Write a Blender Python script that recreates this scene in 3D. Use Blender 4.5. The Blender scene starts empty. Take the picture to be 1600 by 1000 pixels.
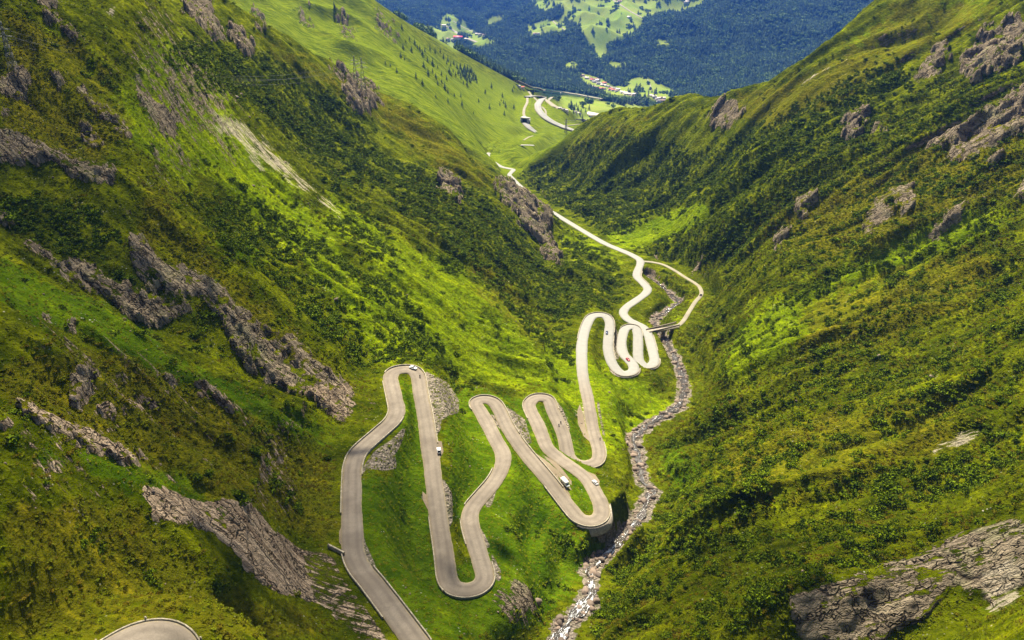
import bpy, bmesh, math, random
import numpy as np
from mathutils import Vector, Matrix
random.seed(7)
RNG = np.random.default_rng(11)
C = bpy.context.scene.collection
sc = bpy.context.scene

# ------------------------------------------------------------------ camera, sky, sun, exposure
F_PX, PITCH = 1245.0, math.radians(28.0)
cam_d = bpy.data.cameras.new("camera")
cam_d.sensor_width = 36.0
cam_d.lens = 36.0 * F_PX / 1600.0
cam_d.clip_start, cam_d.clip_end = 2.0, 40000.0
cam = bpy.data.objects.new("camera", cam_d)
cam.rotation_euler = (math.pi / 2 - PITCH, 0, 0)
C.objects.link(cam)
sc.camera = cam

SUN_EL, SUN_AZ = math.radians(56.0), math.radians(-7.0)      # azimuth from +Y towards +X
sd = Vector((math.sin(SUN_AZ) * math.cos(SUN_EL), math.cos(SUN_AZ) * math.cos(SUN_EL), math.sin(SUN_EL)))
sun_d = bpy.data.lights.new("sun", 'SUN')
sun_d.energy, sun_d.angle, sun_d.color = 5.0, math.radians(0.5), (1.0, 0.90, 0.72)
sun = bpy.data.objects.new("sun", sun_d)
sun.rotation_euler = (-sd).to_track_quat('-Z', 'Y').to_euler()
sun.location = (0, 0, 500)
C.objects.link(sun)

world = bpy.data.worlds.new("World")
sc.world = world
world.use_nodes = True
wn = world.node_tree
sky = wn.nodes.new("ShaderNodeTexSky")
sky.sky_type = 'NISHITA'
sky.sun_disc = False
sky.sun_elevation = SUN_EL
sky.sun_rotation = SUN_AZ
sky.altitude = 800
sky.ozone_density = 0.3
sky.dust_density = 3.0
wn.nodes["Background"].inputs[1].default_value = 0.055
wn.links.new(sky.outputs[0], wn.nodes["Background"].inputs[0])

sc.view_settings.view_transform = 'Standard'
sc.view_settings.look = 'None'
sc.view_settings.exposure = 1.72
sc.view_settings.gamma = 1.0
sc.render.engine = 'CYCLES'
sc.cycles.max_bounces = 5
sc.cycles.diffuse_bounces = 2
sc.cycles.glossy_bounces = 2
sc.cycles.transmission_bounces = 3
sc.cycles.transparent_max_bounces = 8
sc.cycles.volume_bounces = 0
sc.cycles.use_adaptive_sampling = False

# ------------------------------------------------------------------ camera geometry helpers
CP, SP = math.cos(PITCH), math.sin(PITCH)
def rays(u, v):
    x = (np.asarray(u, float) - 800) / F_PX
    y = (500 - np.asarray(v, float)) / F_PX
    return np.stack([x, CP + y * SP, -SP + y * CP], -1)
def at_depth(u, v, D): return rays(u, v) * np.asarray(D, float)[..., None]
def at_z(u, v, z):
    d = rays(u, v)
    return d * (np.asarray(z, float) / d[..., 2])[..., None]
def project(P):
    P = np.asarray(P, float)
    dep = P[..., 1] * CP - P[..., 2] * SP
    up = P[..., 1] * SP + P[..., 2] * CP
    dep = np.maximum(dep, 1e-3)
    return 800 + F_PX * P[..., 0] / dep, 500 - F_PX * up / dep, dep
# ------------------------------------------------------------------ surveyed lines: (u, v, elevation or None)
MAIN = [(662,1020,-201),(648,1000,-203),(611,950,0),(582,912,0),(562,887,0),(552,862,0),(550,825,0),(549.5,775,-212),(550,750,0),(551,730,0),
(558,710,0),(573,694,0),(596,674,0),(613,658,0),(620,642,0),(616.6,622,0),(612,602,-224),(610,590,0),(614,582,0),(623,578,0),(638,577,-226),(647,580,0),
(653.5,590,0),(656.5,610,0),(660,630,0),(664,650,0),(667,670,-230.5),(670,690,0),(673,710,0),(675.5,730,0),(677.5,750,0),(681,775,-234),(684,800,0),
(687.5,825,0),(691.5,850,0),(695,875,0),(698,900,0),(704,914,0),(715,921,0),(729,922.5,-240),(744,919,0),(755,910,0),(757.5,898,0),(751,875,0),
(743.5,850,0),(736,825,0),(734,807,-243.5),(739,792,0),(753,775,0),(774,750,-247.5),(785,727,0),(786,710,0),(781,698,0),(774.5,687,0),(762,662,0),(751,643,0),
(744,631,0),(748,625.5,0),(757.5,624,-254),(769,627,0),(778,637,0),(790,662,0),(800.5,680,0),(811,695,0),(824.5,712,0),(846,737.5,0),(860.5,755,-260),
(876,775,0),(891.5,795,0),(904,809,0),(919,814.5,-266),(932.5,812,0),(940,803,0),(938.5,787,0),(932,773,0),(925,760,0),(918,750,0),(909,741,0),(894,730,0),
(876,717.5,-271),(856,700,0),(847,680,0),(840,662.5,0),(831,645,0),(827,632,0),(834,623,0),(844,621,-276),(855,623,0),(860,631,0),(863,640,0),(870,655,0),
(879,675,0),(883,690,0),(886,705,0),(892.5,718,0),(905,725,0),(918,726,-283.5),(930,722.5,0),(935.5,714,0),(935,700,0),(927.5,675,0),(923,650,0),(919,625,0),
(913,599,0),(909.7,577,-295),(909,544,0),(912,522,0),(918,504,0),(925,494.5,0),(935,492,-300.5),(945,493.5,0),(951,500,0),(952.6,509,0),(951,526,0),(950,544,0),
(954,561.6,0),(960,573,0),(969,582,0),(979,584,-308),(989,580,0),(990,572,0),(984.5,564,0),(975,554,0),(971.5,544,0),(971.7,531,0),(974.6,518,0),(978,513,0),
(985.6,510.4,-314.5),(993,512.5,0),(996.5,522,0),(997,540,0),(997.2,557,0),(1001,567,0),(1010,572,-319),(1019,570,0),(1022.5,563,0),(1021,552.9,0),(1016.4,535,0),
(1012,521,-323.5),(1005.5,512,0),(995,506,0),(983,500,0),(975,492,-327.5),(974.5,486,0),(980,479,0),(994.4,469,0),(1008,459,0),(1012,451,-332),(1005.4,442.8,0),(996,433,0),
(995.5,425,-335.5),(1000,414,0),(999.5,406,-339),(985.6,397.5,0),(968,390,0),(950,382.5,-352),(932,373,0),(900,354,-374),(868,334.5,0),(852,324.5,-392),(830,307,0),(812,290,0),
(800,278,-415),(796,273,0),(799,269,0),(802,265,-420),(794,263,0),(784,260.5,0),(771,253,-427),(763,246,0),(764,239,0),(775,234,0),(793,228,-440),(815,226.5,0),(835,227,-449)]
BRIDGE_RD = [(1012,517.5,-323.8),(1034,514.5,-324.6),(1056,510,-325.5),(1067,502,0),(1076,488,-327.5),(1086,472,0),(1095.7,460,-330.5),(1094,450,0),(1087,443,0),(1069,432,-334),
(1056,423.5,0),(1038,414,-338),(1021,409.8,0),(1003,408,-339.6)]
LOWER_HAIRPIN = [(60,1160,-138),(110,1080,-143),(160,1030,-147),(198,1006,-150),(225,996,-151.5),(250,996,-153),(270,1009,-155),(283,1040,-158),(290,1100,-162)]
RIVER = [(845,1040,-252),(872,999,-258),(885,973,0),(905,952,0),(921,934,0),(922,907,-271),(923,886,0),(943,868,0),(964,850,-282.5),(979.5,831,0),(998,808,-289),(1003,797,0),
(1011,779,-292),(1022,764,0),(1005,752,0),(1000,725,-298),(995,700,0),(991,682,0),(1005,668,-305),(1028,653,0),(1045,644,-311),(1062,630,0),(1069,605,-320),(1062,575,-325.5),
(1051,552,0),(1042,535,-331),(1032,518,-333.5),(1022,503,0),(1034,489,-337),(1053,479,0),(1062,471,-339),(1052,462,0),(1038,451,-342),(1023,440,0),(1011,431,-344.5)]
SIDE_STREAM = [(-60,385,-128),(0,425,-137),(40,447,-143),(130,497,-155),(205,540,-165),(290,585,-178),(340,613,-187),(430,653,-203),(500,683,-217),(545,708,-223),(600,728,-229),
(660,758,-239),(700,776,-244),(735,786,-250),(765,797,-258),(800,812,-264),(850,824,-273),(900,838,-283),(945,866,-287)]

# terrain survey: (u, v, depth along the optical axis)
SURVEY = """
0,1000,172 200,1000,195 400,1000,228 520,1000,252 0,870,180 200,870,213 400,870,256 500,870,290
0,750,192 200,750,235 400,750,292 500,760,320 0,600,230 200,640,272 330,690,303 450,720,332 100,560,262
0,480,266 100,520,283 200,556,297 330,611,318 430,656,335 500,689,346 -120,430,255 -150,600,215 -150,900,170 -100,1050,155
0,400,352 60,440,352 130,480,354 200,530,352 300,575,362 400,630,372 470,655,374 530,684,365
0,340,372 100,400,366 200,450,368 200,500,360 300,500,378 280,540,368 400,600,381 470,640,381 560,670,383 590,680,382
0,250,392 100,300,396 200,320,402 220,370,396 300,440,392 350,460,397 400,500,400 520,590,404 580,640,398
0,150,420 0,0,470 -150,0,420 -150,200,360 -150,330,340 100,200,440 100,0,520 200,250,445 300,350,452 400,430,455 500,520,440 570,570,438 600,560,450
200,100,500 200,0,575 300,200,535 300,100,610 300,30,760 400,300,560 400,200,660 400,100,800 500,400,540 500,300,660 500,200,830 560,180,920
600,480,515 600,380,625 600,280,790 600,200,960 680,540,505 700,480,575 700,380,710 700,280,890 680,230,970
760,460,650 760,380,760 760,320,870 800,520,600 800,430,730 800,370,830 830,400,850 860,450,760 850,540,600 880,480,720 900,430,800 880,420,845 930,450,760 960,455,775
770,560,545 700,600,480 760,600,490 830,590,520 870,600,520 960,620,545 1000,630,560 960,680,500 970,740,468
560,990,258 700,960,318 640,850,345 620,760,372 720,700,425 830,800,385 800,880,352 800,960,325 870,880,352 900,760,435
1060,560,640 1090,520,690 1100,460,735 1110,430,790 1040,430,850 1100,350,835 1000,380,925 950,350,1030 900,330,1110 1000,300,1150 900,290,1290 840,290,1330 1100,250,1050 1000,225,1180 930,235,1280
1200,200,950 1200,300,800 1200,400,670 1200,500,585 1200,600,505 1200,700,425 1100,600,575 1100,700,475 1050,800,425 1000,900,350 950,1000,300 1100,1000,262 1100,850,345
1300,100,940 1300,200,830 1300,350,695 1300,500,550 1300,700,398 1300,850,300 1300,1000,236 1400,80,930 1400,200,770 1400,350,640 1400,500,515
1500,0,950 1500,100,815 1500,200,710 1500,350,590 1500,500,482 1500,700,355 1500,850,282 1500,1000,216 1600,0,850 1600,150,700 1600,300,583 1600,450,480 1600,600,375 1600,750,305 1600,900,236 1600,1000,202
1750,0,760 1750,300,500 1750,600,330 1750,900,210 1450,940,240 1400,920,258
1000,520,664 1040,480,740 1020,430,840 1075,450,780
"""
# crests: the farthest line of a spur before the ground drops out of sight behind it
CREST_L = [(330,0,880),(400,50,935),(480,92,975),(560,132,1010),(640,172,1020),(700,214,1015),(760,272,990),(800,300,975),(835,318,962),(856,345,948),(866,392,905),(900,405,870),(945,418,835),(985,425,812),(993,432,798)]
CREST_R = [(800,276,1410),(840,243,1400),(900,210,1370),(950,187,1340),(1000,176,1290),(1080,160,1180),(1150,155,1090),(1210,138,1060),(1270,100,1040),(1330,50,1045),(1385,0,1060),(1480,-90,1050)]
# beyond
FAR = """
480,0,1750 560,0,1800 600,20,1880 650,62,1950 690,92,2050 740,112,2150 790,128,2350 830,143,2550
420,0,1550 430,40,1450 500,60,1500 560,80,1480 600,120,1450 640,140,1430 600,60,1650 680,130,1700 720,170,1600 700,190,1420 740,220,1420 770,180,1850 800,200,1800 780,225,1560 800,240,1500 815,255,1450
800,150,2250 830,170,2080 820,190,1940 850,220,1880 870,200,1980 850,165,2120 900,195,2040 880,170,2300 905,205,1990 
880,155,3100 930,178,2950 960,170,3150 900,160,3300 1000,160,3500 1060,158,3700 1000,145,3900 900,145,3900 850,140,3500 800,130,3500
900,115,4600 930,130,4450 1000,145,4250 1040,150,4200 980,120,4550 1030,125,4500 1100,155,4100 1150,148,4000 1200,130,4250 1250,90,4550 1300,50,4800 1350,10,5000
850,100,4900 800,90,5100 750,85,5300 700,80,5600 690,60,6200 716,57,6300 760,60,6200 800,50,6300 680,40,6600 650,30,6900 620,10,7300 600,0,7600 700,20,7300 760,20,7200 800,0,7300
850,50,5700 900,60,5300 950,60,5200 1000,60,5200 1100,60,5000 1200,60,4900 900,10,6100 1000,10,5900 1050,20,5700 1100,0,5700 1200,0,5500 1300,0,5200 840,30,6000
600,-80,8300 700,-80,8200 800,-80,8000 1000,-80,7200 1300,-80,6300 1500,-60,5800
"""
HIDDEN = [(-330,1150,-250),(-240,1200,-300),(-130,1230,-340),(-60,1200,-360),(-10,1180,-385),(30,1030,-372),(75,900,-360),(110,830,-350),(-420,1100,-170),
 (60,1480,-470),(150,1550,-520),(300,1500,-520),(450,1500,-540),(600,1500,-500),(350,2000,-700),(700,2000,-720),(1000,2000,-700),(500,2600,-830),(900,2800,-900),(1300,2600,-880),
 (800,3500,-950),(1300,3500,-960),(1900,3800,-900),(800,900,160),(900,600,180),(-600,900,10),(-700,1200,-20),(-800,1700,-60),(-900,2600,-120),(-1000,3600,-250),(-1500,5200,-450),(-2000,7200,-300),
(-60,90,-120),(0,90,-170),(60,90,-185),(130,120,-150),(-150,90,-90),(180,90,-90),(500,300,60),(-400,300,30)]

FAR_ROADS = [("main_road", [(905,207),(888,202),(875,197),(860,190),(849,182),(841,172),(840,164),(845,157),(850,153),(842,150.5),(833,150.5),(823,152)], 9, 0, "wide pale main road curving over the green slope", 1650., 2.2),
 ("main_road_junction", [(850,155),(858,160),(866,166),(878,171),(890,174)], 7, 1, "pale road leading from the junction to the depot", 1650., 1.0),
 ("old_road", [(824,153),(824,160),(819,170),(818,178),(822,188)], 3.4, 1, "narrow old road behind the curve", 1300., .5), ("tunnel_road", [(820,192),(826,199),(834,205),(842,209)], 7.5, 0, "short piece of main road leaving the tunnel", 1300., .5),
 ("farm_track", [(847,167),(853,173),(853,182),(861,190),(872,197),(890,196),(905,194),(925,195)], 2.4, 1, "pale farm track below the main road", 1650., .5), ("farm_track", [(826,143),(831,150),(841,158)], 2.6, 1, "pale track on the slope edge", 1650., .5),
 ("valley_road", [(876,151),(862,152),(856,157),(861,163),(874,170)], 5, 1, "pale loop of road by the spruces", 2000., .8),
 ("valley_road", [(905,117),(920,124),(945,132),(970,142),(985,149),(1005,152)], 7, 1, "pale road through the village", 3200., 1.), ("valley_road", [(685,37),(700,42),(712,50),(722,56),(735,62),(745,66)], 14, 1, "pale strip of the railway yard", 4500., 1.),
 ("valley_road", [(708,33),(722,42),(735,48),(755,52),(768,56)], 8, 1, "pale road above the railway yard", 4500., 1.), ("field_track", [(958,0),(970,8),(985,18),(1000,26),(1012,32)], 7, 1, "pale road on the upper meadows", 3500., 1.),
 ("field_track", [(861,29),(866,35),(875,42),(885,48)], 5, 1, "pale track across the left upper meadow", 3500., 1.), 
 ("footpath", [(818,219),(826,214),(833,212)], 1.8, 1, "short pale path on the bright meadow", 1400., .3), ("depot_yard", [(905,186),(920,188),(940,184),(965,181)], 16, 1, "pale yard in front of the depot hall", 1650., .3),
 ("field_track", [(1012,124),(1016,132),(1018,142)], 3, 1, "thin track up the green field", 3300., .8)]
# stretches of road carried by retaining walls: from, to, side (+1 left of travel)
RETAIN = [((962,576),(990,574),-1), ((1003,569),(1022,560),-1), ((908,812),(938,788),-1), ((1006,443),(996,422),-1)]
# ------------------------------------------------------------------ numeric helpers
def hashg(ix, iy, seed):
    h = (ix.astype(np.int64) * 374761393 + iy.astype(np.int64) * 668265263 + seed * 974634777) & 0xFFFFFFFF
    h = ((h ^ (h >> 13)) * 1274126177) & 0xFFFFFFFF
    h = (h ^ (h >> 16)) & 0xFFFFFFFF
    return h.astype(np.float32) * np.float32(2 * math.pi / 4294967296.0)
def gnoise(x, y, seed=0):
    x = np.asarray(x, np.float64); y = np.asarray(y, np.float64)
    x0 = np.floor(x); y0 = np.floor(y)
    fx = (x - x0).astype(np.float32); fy = (y - y0).astype(np.float32)
    ix = x0.astype(np.int64); iy = y0.astype(np.int64)
    def g(dx, dy):
        a = hashg(ix + dx, iy + dy, seed)
        return np.cos(a) * (fx - dx) + np.sin(a) * (fy - dy)
    sx = fx * fx * fx * (fx * (fx * 6 - 15) + 10); sy = fy * fy * fy * (fy * (fy * 6 - 15) + 10)
    a = g(0, 0); b = g(1, 0); c = g(0, 1); d = g(1, 1)
    return 1.5 * (a + (b - a) * sx + (c - a) * sy + (a - b - c + d) * sx * sy)
def fbm(x, y, octv=4, seed=0, gain=0.5, lac=2.03):
    s = 0; a = 1.0; n = 0
    for k in range(octv):
        s = s + a * gnoise(x, y, seed + 17 * k); n += a
        x = x * lac + 13.7; y = y * lac - 7.1; a *= gain
    return s / n
def sstep(a, b, x):
    t = np.clip((x - a) / (b - a), 0, 1)
    return t * t * (3 - 2 * t)
def box_blur(A, n):
    if n < 1: return A
    for ax in (0, 1):
        P = np.pad(A, [(n + 1, n) if k == ax else (0, 0) for k in (0, 1)], mode='edge')
        c = np.cumsum(P, axis=ax, dtype=np.float64)
        A = ((np.take(c, range(2 * n + 1, c.shape[ax]), axis=ax) - np.take(c, range(0, c.shape[ax] - 2 * n - 1), axis=ax)) / (2 * n + 1)).astype(np.float32)
    return A

def line3d(pts, step=1.0):
    """smooth a surveyed line, elevations run evenly along it between the known ones"""
    uv = np.array([(p[0], p[1]) for p in pts], float)
    zs = np.array([p[2] for p in pts], float)
    known = np.nonzero(zs)[0]
    z = np.interp(np.arange(len(pts)), known, zs[known])
    for _ in range(4):
        P = at_z(uv[:, 0], uv[:, 1], z)
        s = np.r_[0, np.cumsum(np.hypot(*np.diff(P[:, :2], axis=0).T))]
        z = np.interp(s, s[known], zs[known])
    P = at_z(uv[:, 0], uv[:, 1], z)
    # centripetal Catmull-Rom
    Q = np.vstack([2 * P[0] - P[1], P, 2 * P[-1] - P[-2]])
    out = []
    for i in range(1, len(Q) - 2):
        p0, p1, p2, p3 = Q[i - 1:i + 3]
        n = max(2, int(np.linalg.norm(p2 - p1) / step) + 1)
        t = np.linspace(0, 1, n, endpoint=False)[:, None]
        out.append(.5 * (2 * p1 + (p2 - p0) * t + (2 * p0 - 5 * p1 + 4 * p2 - p3) * t ** 2 + (-p0 + 3 * p1 - 3 * p2 + p3) * t ** 3))
    out.append(P[-1:])
    R = np.vstack(out)
    s = np.r_[0, np.cumsum(np.linalg.norm(np.diff(R, axis=0), axis=1))]
    t = np.arange(0, s[-1], step)
    R = np.stack([np.interp(t, s, R[:, k]) for k in range(3)], -1)
    for _ in range(3):
        R[1:-1] = .25 * R[:-2] + .5 * R[1:-1] + .25 * R[2:]
    return R

main_rd, bridge_rd, lower_rd = line3d(MAIN), line3d(BRIDGE_RD), line3d(LOWER_HAIRPIN)
river_ln, stream_ln = line3d(RIVER), line3d(SIDE_STREAM)

# ------------------------------------------------------------------ the height field on a polar grid
def parse(t): return np.array([[float(a) for a in w.split(',')] for w in t.split()])
cl_, cr_ = np.array(CREST_L, float), np.array(CREST_R, float)
cp = [at_depth(a[:, 0], a[:, 1], a[:, 2]) for a in (cl_, cr_)]
for a, dr_, dz_ in ((cl_[:9], 55, -32), (cr_[1:], 75, -48)):          # the back slopes
    b = at_depth(a[:, 0], a[:, 1], a[:, 2]); h_ = np.hypot(b[:, 0], b[:, 1])[:, None]
    b[:, :2] *= 1 + dr_ / h_; b[:, 2] += dz_; cp.append(b)
for L, k in ((main_rd, 22), (bridge_rd, 25), (lower_rd, 20), (river_ln, 28), (stream_ln, 30)):
    cp.append(L[::k])
cp += [at_depth(a[:, 0], a[:, 1], a[:, 2]) for a in (parse(SURVEY), parse(FAR))]
cp.append(np.array(HIDDEN, float))
cp = np.vstack(cp)
keep = []
for i, p in enumerate(cp):          # drop points that nearly coincide
    r = math.hypot(p[0], p[1])
    if all(math.hypot(p[0] - cp[j][0], p[1] - cp[j][1]) > 0.018 * r for j in keep): keep.append(i)
cp = cp[keep]
def polar(X, Y): return np.arctan2(X, Y), np.log(np.hypot(X, Y))
TS = 1.6
ct, cl = polar(cp[:, 0], cp[:, 1]); ce = cp[:, 2] / np.hypot(cp[:, 0], cp[:, 1])
def tps_k(d2): return np.where(d2 > 0, 0.5 * d2 * np.log(d2 + 1e-20), 0)
def tps_fit(t, l, e, lam):
    n = len(t); d2 = (t[:, None] - t) ** 2 * TS ** 2 + (l[:, None] - l) ** 2
    A = np.zeros((n + 3, n + 3)); A[:n, :n] = tps_k(d2) + lam * np.eye(n)
    Pm = np.stack([np.ones(n), t * TS, l], -1); A[:n, n:] = Pm; A[n:, :n] = Pm.T
    return np.linalg.solve(A, np.r_[e, 0, 0, 0])
W = tps_fit(ct, cl, ce, 2e-5)
T0, T1, NT = math.radians(-50), math.radians(50), 1800
L0, L1, NL = math.log(85), math.log(9000), 1750
gt = np.linspace(T0, T1, NT); gl = np.linspace(L0, L1, NL)
kt, kl = 260, 300
ct_, cl_ = np.linspace(T0, T1, kt), np.linspace(L0, L1, kl)
CE = np.zeros((kl, kt))
for i in range(kl):
    d2 = (ct_[:, None] - ct) ** 2 * TS ** 2 + (cl_[i] - cl) ** 2
    CE[i] = tps_k(d2) @ W[:-3] + W[-3] + W[-2] * ct_ * TS + W[-1] * cl_[i]
def cubic_up(A, xs, n):     # along axis 0, cubic upsample
    f = np.clip((xs), 0, A.shape[0] - 1.0001); i = np.floor(f).astype(int); t = (f - i)[:, None]
    g = lambda k: A[np.clip(i + k, 0, A.shape[0] - 1)]
    p0, p1, p2, p3 = g(-1), g(0), g(1), g(2)
    return .5 * (2 * p1 + (p2 - p0) * t + (2 * p0 - 5 * p1 + 4 * p2 - p3) * t ** 2 + (-p0 + 3 * p1 - 3 * p2 + p3) * t ** 3)
E0 = cubic_up(CE, np.linspace(0, kl - 1, NL), NL)
E0 = cubic_up(E0.T.copy(), np.linspace(0, kt - 1, NT), NT).T
GR = np.exp(gl)[:, None]
GX = (GR * np.sin(gt)[None]).astype(np.float32); GY = (GR * np.cos(gt)[None]).astype(np.float32)
GZ = (E0 * GR).astype(np.float32)
del E0
GZ = np.where(GZ > -40, -40 + 90 * np.tanh((GZ + 40) / 90), GZ).astype(np.float32)   # the heights outside the picture level off

def sample(A, X, Y):
    t, l = polar(np.asarray(X, float), np.asarray(Y, float))
    a = np.clip((t - T0) / (T1 - T0) * (NT - 1), 0, NT - 1.001); b = np.clip((l - L0) / (L1 - L0) * (NL - 1), 0, NL - 1.001)
    i = a.astype(int); j = b.astype(int); fa = a - i; fb = b - j
    return (A[j, i] * (1 - fa) + A[j, i + 1] * fa) * (1 - fb) + (A[j + 1, i] * (1 - fa) + A[j + 1, i + 1] * fa) * fb

# distance rasters round the roads and the river
def stamp(lines, half, cell, bbox, rad, p=3.0, quiet=0):
    x0, y0, x1, y1 = bbox
    nx, ny = int((x1 - x0) / cell) + 1, int((y1 - y0) / cell) + 1
    best = np.full((ny, nx), 1e3, np.float32); sw = np.zeros((ny, nx), np.float32); sz = np.zeros((ny, nx), np.float32)
    for q_i, (L, hw) in enumerate(zip(lines, half)):
        for q in L[::2]:
            i0, i1 = max(0, int((q[0] - rad - x0) / cell)), min(nx, int((q[0] + rad - x0) / cell) + 2)
            j0, j1 = max(0, int((q[1] - rad - y0) / cell)), min(ny, int((q[1] + rad - y0) / cell) + 2)
            if i0 >= i1 or j0 >= j1: continue
            xx = x0 + cell * np.arange(i0, i1) - q[0]; yy = y0 + cell * np.arange(j0, j1) - q[1]
            d = np.sqrt(xx[None] ** 2 + yy[:, None] ** 2).astype(np.float32) - hw
            if q_i < len(lines) - quiet: best[j0:j1, i0:i1] = np.minimum(best[j0:j1, i0:i1], d)
            if q_i in NOFILL: continue
            w = 1 / (np.maximum(d, 0) + .5) ** p * (d < rad - hw)
            sw[j0:j1, i0:i1] += w; sz[j0:j1, i0:i1] += w * q[2]
    return dict(b=best, w=sw, z=sz / np.maximum(sw, 1e-9), box=bbox, cell=cell)
def look(S, key, X, Y, out):
    x0, y0, x1, y1 = S['box']; A = S[key]
    a = (X - x0) / S['cell']; b = (Y - y0) / S['cell']
    ok = (a >= 0) & (b >= 0) & (a < A.shape[1] - 1) & (b < A.shape[0] - 1)
    r = np.full(np.shape(X), out, np.float32)
    a = a[ok]; b = b[ok]; i = a.astype(int); j = b.astype(int); fa = a - i; fb = b - j
    r[ok] = (A[j, i] * (1 - fa) + A[j, i + 1] * fa) * (1 - fb) + (A[j + 1, i] * (1 - fa) + A[j + 1, i + 1] * fa) * fb
    return r
HW = 3.9
NOFILL = ()
bu_ = project(bridge_rd)[0]; bv_ = project(bridge_rd)[1]; span = (bu_ > 1017) & (bu_ < 1055) & (bv_ > 500)
i_ = np.nonzero(span)[0]
drops = []
u_, v_, _d = project(main_rd)
for a, b, s in RETAIN:
    i0, i1 = sorted(int(np.argmin((u_ - q[0]) ** 2 + (v_ - q[1]) ** 2)) for q in (a, b))
    L = main_rd[i0:i1 + 1].copy(); T = np.gradient(L[:, :2], axis=0); T /= np.linalg.norm(T, axis=1)[:, None]
    L[:, :2] += np.stack([-T[:, 1], T[:, 0]], -1) * s * (HW + 4.4); L[:, 2] -= 1.6; drops.append(L)
lc_ = lower_rd[len(lower_rd) // 4: -len(lower_rd) // 4].mean(0); inner_ln = np.linspace(lower_rd[6], lower_rd[-6], 12) - [0, 0, .1]
RS = stamp([inner_ln, main_rd, bridge_rd[:i_[0] + 1], bridge_rd[i_[-1]:], lower_rd] + drops, [10.0, HW + .9, 2.6, 2.6, HW + 2.2] + [2.4] * len(drops), 0.5, (-150, 84, 190, 1500), 26, quiet=len(drops))
VS = stamp([river_ln], [3.2], 0.75, (-20, 150, 200, 860), 24, 2.0)
SS = stamp([stream_ln], [.8], 0.75, (-220, 200, 120, 420), 14, 2.0)
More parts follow.
